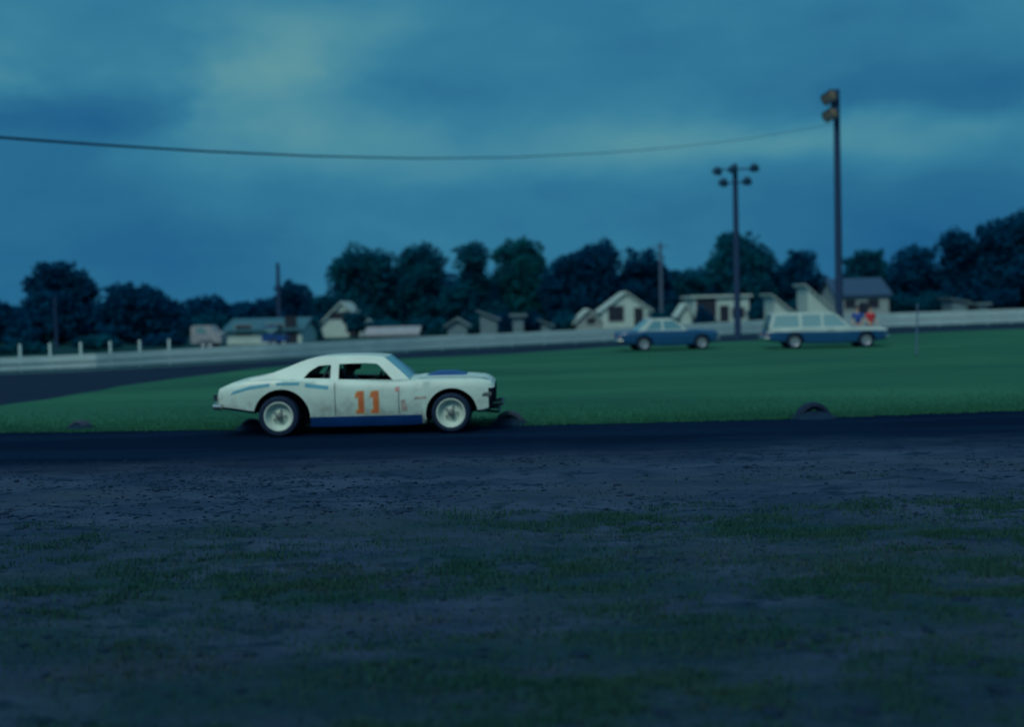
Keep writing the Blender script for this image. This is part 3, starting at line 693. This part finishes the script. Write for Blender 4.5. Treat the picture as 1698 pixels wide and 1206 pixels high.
# the driver, seated in the race car
bx_, by_ = RC.location.x, RC.location.y
dr = thing('person', (bx_, by_, 0), 'driver in dark helmet seated at the wheel of the race car', 'person')
cx, cy = -.30, .36
V = [((cx-.02,cy,.50),(.15,.14)),((cx-.06,cy,.70),(.13,.12)),((cx-.10,cy,.87),(.12,.17)),((cx-.08,cy,.95),(.07,.08)),((cx-.05,cy,.985),.05),((cx-.02,cy,1.03),(.068,.068)),((cx-.01,cy,1.10),(.085,.085)),((cx+.09,cy,1.05),.016)]
E = [(0,1),(1,2),(2,3),(3,4),(4,5),(5,6),(6,7)]
for s in (-1, 1):
    i = len(V); V += [((cx-.06,cy+s*.19,.86),.055),((cx+.12,cy+s*.25,.70),.042),((cx+.40,cy+s*.17,.86),.028)]; E += [(2,i),(i,i+1),(i+1,i+2)]
    fingers(V, E, i+2, (.5,-.35*s,.5), (.1,-s,.1))
    j = len(V); V += [((cx+.05,cy+s*.10,.50),.085),((cx+.48,cy+s*.13,.56),.062),((cx+.86,cy+s*.12,.34),.042),((cx+.95,cy+s*.12,.30),.035)]; E += [(0,j),(j,j+1),(j+1,j+2),(j+2,j+3)]
skin_mesh('body', V, E, m_skin, dr)
VS = [((cx-.02,cy,.52),(.165,.155)),((cx-.06,cy,.70),(.145,.135)),((cx-.10,cy,.87),(.135,.185)),((cx-.08,cy,.945),(.08,.09))]; ES = [(0,1),(1,2),(2,3)]
for s in (-1, 1):
    i = len(VS); VS += [((cx-.06,cy+s*.20,.86),.068),((cx+.12,cy+s*.25,.70),.056),((cx+.33,cy+s*.185,.82),.044)]; ES += [(2,i),(i,i+1),(i+1,i+2)]
skin_mesh('jacket', VS, ES, m_suit, dr)
head(dr, (cx-.015, cy, 1.085), m_helmet, (1,0,0), True)

# ------------------------------------------------------------------ half buried tyres along the inside of the track
def buried_tyre(px, py, R_, lab, rz, m):
    p = G(px, py); root = thing('buried_tyre', (p.x, p.y, 0), lab, 'tyre', 'half buried tyres along the infield edge', rz)
    t = MB(); h = .12; t.lathe([(-h*.6,R_*.58),(-h,R_*.78),(-h*.9,R_*.95),(-h*.3,R_),(h*.3,R_),(h*.9,R_*.95),(h,R_*.78),(h*.6,R_*.58),(-h*.6,R_*.58)], (0,0,-.04), 28, a0=-.25, a1=math.pi+.25); t.build('tyre', m, root)
    e = MB(); e.lathe([(-.05,R_*1.5),(.02,R_*1.25),(.06,R_*.9),(.10,R_*.5),(.11,0)], (0,0,0), 18, axis='z'); e.build('soil_heap', m_clod, root)
    return root
m_tyreb = mat('weathered_tyre', (.035,.06,.085), (.02,.04,.07), 6, .9)
buried_tyre(1348, 692, .30, 'large half buried tyre at the infield edge on the right', R(6), m_tyre)
buried_tyre(845, 703, .27, 'half buried tyre just ahead of the race car nose', R(-8), m_tyreb)
buried_tyre(418, 711, .22, 'half buried tyre behind the rear wheel of the race car', R(10), m_tyre)
buried_tyre(133, 711, .20, 'small brownish half buried tyre at the infield edge far left', R(-14), m_tyreb)

# ------------------------------------------------------------------ white guard rail
gr = thing('guard_rail', wall_pts[8], 'long white board guard rail curving round the outside of the track', 'guard rail')
def rail(name, f0, f1, th, m):
    mb = MB(); ds = []; n = 0
    pts = []; hs = []
    for i in range(len(wall_pts)-1):
        k = 5
        for j in range(k): pts.append(wall_pts[i].lerp(wall_pts[i+1], j/k)); hs.append(wall_h[i]+(wall_h[i+1]-wall_h[i])*j/k)
    vs = []; fs = []
    for i, p in enumerate(pts):
        z0, z1 = f0(p)*hs[i], f1(p)*hs[i]
        vs += [(p.x, p.y, z0), (p.x, p.y, z1), (p.x, p.y+th, z1), (p.x, p.y+th, z0)]
    for i in range(len(pts)-1):
        for j in range(4): a, b = i*4+j, i*4+(j+1) % 4; fs.append((a, b, b+4, a+4))
    fs += [(0,1,2,3), tuple(len(vs)-4+i for i in (3,2,1,0))]
    mb.add([Vector(v)-gr.location for v in vs], fs); return mb.build(name, m, gr, 20)
gap = lambda p: .50-.08*max(0, min(1, (-10-p.x)/10))
rail('top_board', lambda p: .54, lambda p: 1.0, .08, m_wall)
rail('bottom_board', lambda p: .10, lambda p: gap(p), .06, m_wall2)
pts = dense(wall_pts, .01)
acc = [0]
for a, b in zip(wall_pts[:-1], wall_pts[1:]): acc.append(acc[-1]+(b-a).length)
def along(sv):
    i = max(0, min(len(acc)-2, int(np.searchsorted(acc, sv))-1)); t = (sv-acc[i])/(acc[i+1]-acc[i]); return wall_pts[i].lerp(wall_pts[i+1], t), wall_h[i]+(wall_h[i+1]-wall_h[i])*t
tall = [33, 83, 134, 183, 232, 281, -16, -66]
for px in tall:
    tbase = next(q for q in pts if (q.x/q.y) > (G(px, 612).x/G(px, 612).y)-.0005)
    mb = MB(); hx = .045; mb.box((-hx,-hx,-.05),(hx,hx,1.06)); mb.add([(-hx,-hx,1.06),(hx,-hx,1.06),(hx,hx,1.06),(-hx,hx,1.06),(0,0,1.10)], [(0,1,4),(1,2,4),(2,3,4),(3,0,4)])
    mb.build('post', m_wall, gr, loc=tbase+Vector((0,.15,0))-gr.location)
sv = 24.0
while sv < acc[-1]-4:
    q, hh = along(sv); mb = MB(); mb.box((-.05,-.05,-.05),(.05,.05,hh*.98)); mb.build('post', m_wall, gr, loc=q+Vector((0,.14,0))-gr.location); sv += 2.4

# ------------------------------------------------------------------ buildings beyond the rail
def win(root, x, z, wd, ht, y=0):
    f = MB(); f.box((x-wd/2-.07,y-.05,z-ht/2-.07),(x+wd/2+.07,y-.003,z+ht/2+.07)); fo_ = f.build('window', m_house2, root)
    g = MB(); g.box((x-wd/2,y-.058,z-ht/2),(x+wd/2,y-.052,z+ht/2)); g.build('pane', m_seat, fo_)
def building(name, x0, x1, eave, ridge, d, label, kind, mw, mroof, cat, depth=7, wins=(), door=None, group=None):
    """x0,x1 the wall ends in picture columns at depth d; eave and ridge rows give heights"""
    xm = .5*(x0+x1); a, b = P(x0, eave, d), P(x1, eave, d); zE = P(xm, eave, d).z; zR = P(xm, ridge, d).z
    W = b.x-a.x; root = thing(name, ((a.x+b.x)/2, d, -.12), label, cat, group); zE += .12; zR += .12; hw = W/2; ov = .3
    w_ = MB(); r = MB()
    if kind == 'gable':                     # gable end towards the track
        w_.prism([(-hw,0),(hw,0),(hw,zE),(0,zR),(-hw,zE)], 0, depth)
        k = (zR-zE)/hw
        for s in (-1, 1):
            r.prism([(0,zR+.02),(s*(hw+ov),zE-ov*k+.02),(s*(hw+ov),zE-ov*k+.16),(0,zR+.18)], -ov, depth+ov)
    elif kind == 'ridge':                   # long roof slope towards the track
        w_.box((-hw,0,0),(hw,depth,zE)); w_.add([(-hw,0,zE),(-hw,depth,zE),(-hw,depth/2,zR),(hw,0,zE),(hw,depth,zE),(hw,depth/2,zR)], [(0,1,2),(3,5,4)])
        k = (zR-zE)/(depth/2)
        for s in (-1, 1):
            y0, y1 = depth/2, depth/2+s*(depth/2+ov); z1 = zE-ov*k
            r.add([(-hw-ov,y0,zR+.02),(hw+ov,y0,zR+.02),(hw+ov,y1,z1+.02),(-hw-ov,y1,z1+.02),(-hw-ov,y0,zR+.2),(hw+ov,y0,zR+.2),(hw+ov,y1,z1+.2),(-hw-ov,y1,z1+.2)],
                  [(0,1,2,3),(7,6,5,4),(0,4,5,1),(1,5,6,2),(2,6,7,3),(3,7,4,0)])
    elif kind == 'lean':                    # roof falling to the right
        w_.prism([(-hw,0),(hw,0),(hw,zE),(-hw,zR)], 0, depth)
        k = (zR-zE)/W; r.prism([(-hw-ov,zR+ov*k+.02),(hw+ov,zE-ov*k+.02),(hw+ov,zE-ov*k+.14),(-hw-ov,zR+ov*k+.14)], -ov, depth+ov)
    else:                                   # flat
        w_.box((-hw,0,0),(hw,depth,zE)); r.box((-hw-ov,-ov,zE+.003),(hw+ov,depth+ov,zE+.22))
    w_.build('wall', mw, root, 20); r.build('roof', mroof, root, 20)
    for (u, z, wd, ht) in wins: win(root, u*hw, z, wd, ht)
    if door is not None:
        f = MB(); f.box((door*hw-.45,-.06,0),(door*hw+.45,-.003,2.05)); dd = f.build('door', m_seat, root); h_ = MB(); h_.box((door*hw+.3,-.09,1.0),(door*hw+.36,-.062,1.08)); h_.build('handle', m_chrome, dd)
    return root
building('long_shed', 376, 500, 549, 532, 92, 'long low shed with teal roof and pale walls', 'ridge', m_house, m_rooft, 'shed', wins=[(-.55,1.1,1.2,.7),(.3,1.1,1.2,.7)], door=.72)
building('house', 533, 600, 535, 503, 112, 'white gabled house left of the tall central trees', 'gable', m_house, m_roofw, 'house', wins=[(-.1,2.0,1.7,.6)], door=.6)
building('house', 998, 1079, 515, 486, 122, 'white house with wide gable and one big dark window above the sedan', 'gable', m_house, m_roofw, 'house', wins=[(-.42,1.5,1.5,1.5)], door=.5)
building('garage', 955, 997, 534, 515, 116, 'small pale garage joined to the left of the gabled house', 'gable', m_house2, m_roofw, 'garage', wins=[(.2,.9,.8,.6)])
building('house', 1150, 1242, 493, 490, 120, 'flat roofed white house behind the short light pole', 'flat', m_house, m_roofw, 'house', wins=[(-.55,1.9,1.9,1.9),(.6,1.3,1.2,1.0)], door=.1)
building('house', 1388, 1474, 490, 463, 120, 'pale house under a broad blue grey roof behind the wagon', 'ridge', m_house2, m_roofd, 'house', wins=[(-.5,1.9,1.1,.9),(.4,1.9,1.1,.9)], door=0)
building('lean_to', 1284, 1316, 520, 494, 100, 'white lean-to with steep roof falling right, left of the wagon roof', 'lean', m_house, m_roofw, 'lean-to', depth=4)
building('lean_to', 1340, 1388, 522, 478, 104, 'white lean-to with steep roof falling right, behind the wagon middle', 'lean', m_house, m_roofw, 'lean-to', depth=4)
G6 = 'small pale sheds behind the guard rail'
building('small_shed', 742, 774, 540, 530, 100, 'low wide pale gabled shed below the gap between the central trees', 'gable', m_shed, m_shed, 'shed', depth=3, group=G6)
building('small_shed', 796, 824, 530, 519, 104, 'taller grey shed with lean-to roof, second of the row under the central trees', 'lean', m_shed, m_shed, 'shed', depth=3, group=G6)
building('small_shed', 850, 868, 525, 522, 104, 'narrow flat topped shed, third of the row under the central trees', 'flat', m_shed, m_shed, 'shed', depth=3, group=G6)
building('small_shed', 898, 914, 540, 534, 102, 'narrowest pale shed, nearest the gabled house with garage', 'lean', m_shed, m_shed, 'shed', depth=3, group=G6)
building('small_shed', 1128, 1146, 519, 506, 100, 'narrow white shed behind the front end of the blue sedan', 'gable', m_house, m_house, 'shed', depth=3, group=G6)
building('small_shed', 1580, 1604, 502, 497, 118, 'narrow pinkish shed under the dark trees at the right', 'lean', m_shed, m_shed, 'shed', depth=3, group=G6)
building('small_shed', 1622, 1638, 506, 503, 118, 'tiny pinkish shed, rightmost under the dark trees', 'flat', m_shed, m_shed, 'shed', depth=3, group=G6)
building('small_shed', 610, 690, 556, 546, 104, 'low wide pale shed between the gabled house and the tall central trees', 'ridge', m_shed, m_housep, 'shed', depth=4, group=G6)

def far_vehicle(px0, px1, py, d, ht, name, label, mb_m, van):
    a, b = P(px0, py, d), P(px1, py, d); Lg = b.x-a.x; root = thing(name, ((a.x+b.x)/2, d, -.12), label, 'van' if van else 'car'); h = Lg/2
    if van: poly = [(-h,.35),(h,.35),(h,.95),(h-.35,1.05),(h-.75,ht),(-h+.1,ht),(-h,ht-.2)]
    else: poly = [(-h,.35),(h,.35),(h,.72),(h-.9,.88),(h-1.5,ht),(-h+1.2,ht),(-h+.6,.92),(-h,.85)]
    m = MB(); m.prism(poly, -.85, .85); m.build('body', mb_m, root, 25)
    g = MB(); g.prism([(h-.95 if van else h-1.05,1.0 if van else .9),(h-1.2 if van else h-1.5,ht-.12),(-h+.4 if van else -h+1.25,ht-.12),(-h+.4 if van else -h+.8,1.0 if van else .95)], -.862, .862); g.build('side_window', m_glass, root)
    for x in (-h+.8, h-.8):
        for s in (-1, 1): lathe_wheel('wheel', root, x, .86, .30, .30, .2, .18, s, m_cap, m_cap, .03)
far_vehicle(322, 372, 566, 84, 1.55, 'parked_van', 'small pale van parked beyond the rail left of the teal roofed shed', m_housep, True)
far_vehicle(438, 476, 560, 84, 1.42, 'parked_car', 'dark car parked beyond the rail in front of the teal roofed shed', m_blue, False)

# ------------------------------------------------------------------ trees
def tree(blobs, d, m, label, name='tree', base=None, group=None, leaf=.34, dens=1.0):
    k = d/F; cx0 = base if base is not None else sum(b[0]*b[2]*b[3] for b in blobs)/sum(b[2]*b[3] for b in blobs)
    g0 = P(cx0, 530, d); root = thing(name, (g0.x, d, -.12), label, 'tree' if name == 'tree' else 'bush', group); O = Vector((g0.x, d, -.12))
    allv = []
    cen = []
    for (px, py, rx, ry) in blobs:
        c = P(px, py, d)-O; c.y = RNG.uniform(-.35, .35)*rx*k; cen.append((c, rx*k, ry*k))
        # each blob breaks into leafy clumps with gaps between them
        nc = max(7, int(rx*ry/38))
        for _ in range(nc):
            u = RNG.normal(size=3); u /= np.linalg.norm(u); r = RNG.uniform(.45, 1.0)**.6
            cc = np.array(c)+u*np.array([rx*k, rx*k*.9, ry*k])*r*.92; cr = RNG.uniform(.32, .62)*min(rx, ry)*k
            n = int(36*dens*max(.8, (cr/.9)**2)); q = RNG.normal(size=(n, 3)); q /= np.linalg.norm(q, axis=1)[:, None]
            q *= (RNG.uniform(.2, 1.08, n)**.5)[:, None]*cr*np.array([1.1, 1.1, .85]); allv.append(cc+q)
        n = int(60*dens*max(1, rx*ry*k*k)); q = RNG.normal(size=(n, 3)); q /= np.linalg.norm(q, axis=1)[:, None]
        q *= (RNG.uniform(0, 1, n)**.4)[:, None]*np.array([rx*k, rx*k, ry*k])*.72; allv.append(np.array(c)+q)
    p = np.concatenate(allv); p = p[p[:, 2] > .05]; n = len(p)
    a = RNG.normal(size=(n, 3)); a /= np.linalg.norm(a, axis=1)[:, None]; b = RNG.normal(size=(n, 3)); b -= a*(a*b).sum(1)[:, None]; b /= np.linalg.norm(b, axis=1)[:, None]
    s = leaf*RNG.uniform(.55, 1.25, n)[:, None]
    v = np.stack([p+a*s, p+b*s*.5, p-a*s, p-b*s*.5], 1).reshape(-1, 3)
    me = bpy.data.meshes.new('crown'); me.vertices.add(4*n); me.loops.add(4*n); me.polygons.add(n)
    me.vertices.foreach_set('co', v.ravel()); me.loops.foreach_set('vertex_index', np.arange(4*n)); me.polygons.foreach_set('loop_start', np.arange(n)*4)
    me.materials.append(m); me.update(calc_edges=True); cr_ = bpy.data.objects.new('crown', me); COL.objects.link(cr_); cr_.parent = root
    t = MB(); top = max(c.z for c, _, _ in cen); low = min(c.z for c, _, _ in cen); th = .035*top+.06
    sp = [(0,0,0),(.05,0,.35*top),(-.08,.03,.6*top),(.02,0,.82*top)]; t.tube(sp, [th*1.25, th, th*.75, th*.3], 9)
    for c, rx, rz_ in cen:
        s0 = Vector((0,0,max(.25, min(.65, c.z/top*.6))*top)); t.tube([s0, s0.lerp(c, .55)+Vector((0,0,.12*rz_)), c+Vector((0,0,.4*rz_))], [th*.5, th*.3, th*.1], 6)
    t.build('trunk', m_bark, root); return root
TR = 'trees behind the guard rail'
A, Bm, Cm = m_leafA, m_leafB, m_leafC
for (bl, d, m, lab) in [
    ([(75,478,32,40),(105,462,28,30),(132,485,26,36),(62,515,26,25),(100,520,55,35),(95,552,58,22)], 108, Bm, 'tall dark tree with twin pointed tops, leftmost of the tall trees'),
    ([(8,540,34,25),(-28,532,42,34),(30,560,40,18)], 100, Bm, 'low dark tree cut by the left picture edge'),
    ([(210,505,42,32),(250,512,38,32),(195,532,32,32),(285,532,30,26),(235,552,68,20),(212,482,10,12)], 104, Bm, 'broad round dark tree right of the twin topped tree'),
    ([(322,548,20,18),(308,560,20,12)], 128, A, 'small low tree right of the broad round dark tree'),
    ([(355,538,22,24),(366,552,15,15)], 132, A, 'small rounded tree just left of the teal roofed shed'),
    ([(408,520,24,18),(440,517,28,20),(425,534,48,16)], 150, Bm, 'wide low tree rising behind the teal roofed shed'),
    ([(485,480,29,12),(470,490,16,20),(500,490,16,20),(485,502,28,22),(484,525,20,22),(508,538,24,24)], 128, Bm, 'narrow flat topped dark tree left of the white gabled house'),
    ([(540,500,28,15),(525,515,20,18)], 150, A, 'small tree behind the white gabled house'),
    ([(595,438,46,28),(575,462,28,28),(630,448,32,28),(620,480,40,34),(603,512,40,30),(620,540,45,20)], 146, A, 'tall spreading tree with notched left side, first of the central trees'),
    ([(700,435,40,26),(690,465,45,34),(668,490,42,34),(700,512,44,30),(680,540,55,20)], 148, A, 'tall tree left of the gap in the central trees'),
    ([(785,428,30,26),(790,470,28,30),(768,502,34,30),(800,518,40,28),(780,540,50,18)], 146, A, 'tall tree right of the gap in the central trees'),
    ([(850,420,38,24),(885,436,28,30),(862,462,38,34),(872,502,44,34),(860,540,55,18)], 150, Cm, 'tallest twin crowned tree of the central group, mid green'),
    ([(938,452,32,32),(930,492,34,34),(950,522,38,22)], 146, Bm, 'dark tree left of the pointed dark crown'),
    ([(988,430,36,30),(985,465,42,36),(985,505,42,28)], 144, Bm, 'dark pointed crown directly above the gabled house with garage'),
    ([(1060,440,36,26),(1072,470,38,34),(1048,492,40,30),(1092,505,30,26)], 146, Bm, 'round dark tree behind the pinkish utility pole'),
    ([(1140,464,34,19),(1118,490,34,25),(1152,497,36,25)], 150, A, 'lower tree between the utility pole and the short light pole'),
    ([(1225,414,40,28),(1252,440,36,30),(1208,450,36,32),(1235,482,52,30)], 142, A, 'tall tree behind the short light pole'),
    ([(1320,440,30,25),(1332,470,36,30),(1296,477,34,30),(1352,492,30,24)], 144, Bm, 'round tree between the two light poles'),
    ([(1440,433,26,20),(1424,455,34,26),(1461,460,28,25),(1440,482,52,22)], 142, A, 'peaked tree behind the house with broad blue grey roof'),
    ([(1522,424,26,28),(1508,455,34,32),(1530,490,46,28)], 134, Bm, 'dark peaked tree left of the rising trees at the right edge'),
    ([(1590,410,36,30),(1602,450,44,40),(1585,488,40,26)], 130, Bm, 'dark tree, lower of the two big trees at the right edge'),
    ([(1652,394,40,28),(1668,440,48,45),(1650,485,50,28)], 128, Bm, 'big dark tree, the taller one before the right picture edge'),
    ([(1725,388,48,40),(1720,450,58,50),(1715,490,50,26)], 126, Bm, 'big dark tree cut by the right picture edge')]:
    tree(bl, d, m, lab, group=TR)
BG = 'bushes growing close behind the guard rail'
for (px, py, rx, ry, d, lab) in [
    (640,540,30,14,108,'dark bush between the low wide shed and the tall trees'),(715,540,32,16,110,'dark bush left of the low wide gabled shed'),
    (783,538,16,18,110,'dark bush right of the low wide gabled shed'),(836,536,18,20,112,'dark bush between the second and third small shed'),
    (883,536,17,18,108,'dark bush between the third and the narrowest shed'),(935,536,26,18,118,'dark bush left of the small pale garage'),
    (1090,532,14,18,112,'dark bush right of the wide gabled house'),(1112,528,18,20,112,'dark bush at the foot of the pinkish utility pole'),
    (1168,526,16,18,104,'dark bush against the flat roofed white house'),(1262,520,22,22,112,'dark bush right of the flat roofed white house'),
    (1325,508,14,24,112,'dark bush between the two white lean-tos'),(1500,502,30,18,122,'dark bush right of the broad blue grey roof'),
    (1550,498,26,18,124,'dark bush left of the narrow pinkish shed'),(1660,494,28,16,122,'dark bush right of the tiny pinkish shed'),
    (512,545,20,18,104,'dark bush left of the white gabled house'),(590,528,18,24,108,'dark bush hiding the right slope of the white gabled house'),
    (160,566,40,14,86,'low dark bush behind the white posts at left'),(40,576,46,12,80,'low dark bush behind the leftmost white posts'),(270,562,34,13,92,'low dark bush left of the small pale van')]:
    tree([(px,py,rx,ry),(px-rx*.5,py+ry*.35,rx*.7,ry*.7),(px+rx*.55,py+ry*.3,rx*.7,ry*.75)], d, random.choice([A,Bm]), lab, 'bush', group=BG, leaf=.22)
# low growth that fills in below the crowns: a far wood read as one mass
wb = []
for px in range(-900, 2600, 16):
    hz = 515+(849-px)*.0244; mid = 1 if 570 < px < 1190 else 0; wb.append((px+random.uniform(-6,6), hz-random.uniform(-4,10)-mid*random.uniform(10,20), 22, random.uniform(15,25)+mid*12))
k = 175/F; pl = []
for (px, py, rx, ry) in wb:
    c = np.array(P(px, py, 175)); n = 520; q = RNG.normal(size=(n,3)); q /= np.linalg.norm(q, axis=1)[:,None]; q *= (RNG.uniform(0,1,n)**.4)[:,None]*np.array([rx*k*1.3, 3, ry*k*1.25]); pl.append(c+q)
    q = RNG.uniform(-1, 1, size=(160, 3))*np.array([rx*k, 2.5, 1.4])+np.array([c[0], 175, 1.2]); pl.append(q)
p = np.concatenate(pl); n = len(p); a = RNG.normal(size=(n,3)); a /= np.linalg.norm(a, axis=1)[:,None]; b = np.cross(a, RNG.normal(size=(n,3))); b /= np.linalg.norm(b, axis=1)[:,None]; s = .5*RNG.uniform(.6,1.3,n)[:,None]
v = np.stack([p+a*s, p+b*s*.5, p-a*s, p-b*s*.5], 1).reshape(-1,3)
me = bpy.data.meshes.new('far_wood'); me.vertices.add(4*n); me.loops.add(4*n); me.polygons.add(n); me.vertices.foreach_set('co', v.ravel()); me.loops.foreach_set('vertex_index', np.arange(4*n)); me.polygons.foreach_set('loop_start', np.arange(n)*4)
me.materials.append(m_leafB); me.update(calc_edges=True); o = bpy.data.objects.new('far_wood', me); COL.objects.link(o); tag(o, 'low dark wood seen as one mass below the tree crowns', 'wood', kind='stuff')

# ------------------------------------------------------------------ poles and cable
def lamp(parent, loc, aim, s=.2):
    """floodlight: bowl housing with a lens, pointing along aim"""
    mb = MB(); mb.lathe([(-s*1.15,0),(-s*1.1,s*.35),(-s*.6,s*.75),(0,s),(s*.12,s*1.08),(s*.12,s*.98),(0,s*.9)], (0,0,0), 20, axis='z'); o = mb.build('lamp', m_lamp, parent, loc=loc)
    o.rotation_euler = Vector(aim).to_track_quat('Z', 'Y').to_euler()
    l = MB(); l.lathe([(s*.02,s*.92),(s*.10,s*.5),(s*.13,0)], (0,0,0), 20, axis='z'); l.build('lens', m_lens, o)
g1 = G(1223.5, 562); d1 = g1.y; top = P(1216, 276, d1).z
lp = thing('light_pole', g1, 'short floodlight pole with five round lamps on two crossarms', 'light pole')
mb = MB(); mb.tube([(0,0,-.1),(0,0,top*.5),(0,0,top+.15)], [.20,.17,.14], 12); mb.build('pole', m_wood, lp)
for px, py in ((1188,285),(1214,282),(1249.5,279.5),(1198,304),(1237.5,301.5)):
    q = P(px, py, d1)-g1; lamp(lp, (q.x, -.22, q.z), (.1*q.x, .55, -.5), .28)
zt = (P(1216,281,d1)-g1).z; z2 = (P(1217,303,d1)-g1).z
for z, hw in ((zt, 1.25), (z2, .85)):
    mb = MB(); mb.box((-hw,-.20,z-.04),(hw,-.12,z+.04)); mb.build('crossarm', m_wood, lp)
d2 = 68.0; g2 = P(1392, 545, d2); g2.z = 0; g2.x = P(1391.5,510,d2).x; zt2 = P(1382,148,d2).z
tp = thing('light_pole', g2, 'tall floodlight pole behind the wagon with lamps stacked at the top', 'light pole')
mb = MB(); mb.tube([(0,0,-.1),(0,0,zt2*.5),(0,0,zt2)], [.23,.20,.17], 12); mb.build('pole', m_wood, tp)
for i, dz in enumerate((.35, 1.3)):
    mb = MB(); mb.box((-.14,-.9,zt2-dz-.05),(-.05,.9,zt2-dz+.05)); mb.build('crossarm', m_wood, tp)
    for y in (-.75, 0, .75): lamp(tp, (-.42+.05*i, y, zt2-dz-.08), (-.8, -.35+.1*y, -.42), .32)
mb = MB(); mb.box((-.30,-.12,zt2-1.55),(-.15,.12,zt2-.1)); mb.build('bracket', m_wood, tp)
def pole(px, top, base_d, r, m, label, arms):
    g = P(px, top, base_d); g0 = Vector((P(px, 520, base_d).x, base_d, -.12)); root = thing('utility_pole', g0, label, 'pole'); mb = MB(); mb.tube([(0,0,0),(0,0,(g.z+.12)*.6),(0,0,g.z+.12)], [r,r*.85,r*.7], 10); mb.build('pole', m, root)
    if arms: mb = MB(); mb.box((-.7,-.16,g.z-.35),(.7,-.08,g.z-.23)); mb.build('crossarm', m, root)
    return root
pole(1097, 402, 125, .2, m_woodp, 'pinkish utility pole rising behind the blue sedan', True)
pole(463, 436, 110, .22, m_wood, 'dark utility pole beside the flat topped tree', False)
pole(92, 492, 92, .12, m_wood, 'thin dark pole before the twin topped tree', False)
pole(-330, -40, 30, .13, m_wood, 'wooden pole carrying the left end of the overhead cable', False)
ga = G(1520, 590); mb = MB(); mb.tube([(0,0,-.1),(.02,0,.9),(.05,0,1.85)], [.03,.028,.025], 10); st = thing('marker_stake', ga, 'thin pale stake standing alone on the infield right of the wagon', 'stake'); mb.build('stake', mat('pale_blue_stake', (.07,.14,.24), None), st)
mb = MB(); mb.lathe([(.0,.07),(.02,.07),(.03,.03)], (0,0,0), 12, axis='z'); mb.build('stake_foot', m_steel, st)
# overhead cable from the off-picture pole to the tall light pole
cp = [(-330,196,30),(-150,214,33),(0,227.5,36),(170,240,39.5),(340,250.5,43),(520,258.5,47),(700,262.5,51),(850,260.5,54.5),(1000,253.5,58),(1120,244,61),(1240,230,64),(1384,205,67.9)]
mb = MB(); mb.tube([P(*q) for q in cp], [.045,.045,.045,.043,.04,.034,.028,.023,.019,.016,.015,.015], 6)
tag(mb.build('overhead_cable', m_cable, ang=180), 'dark cable sagging across the sky to the tall light pole', 'cable')
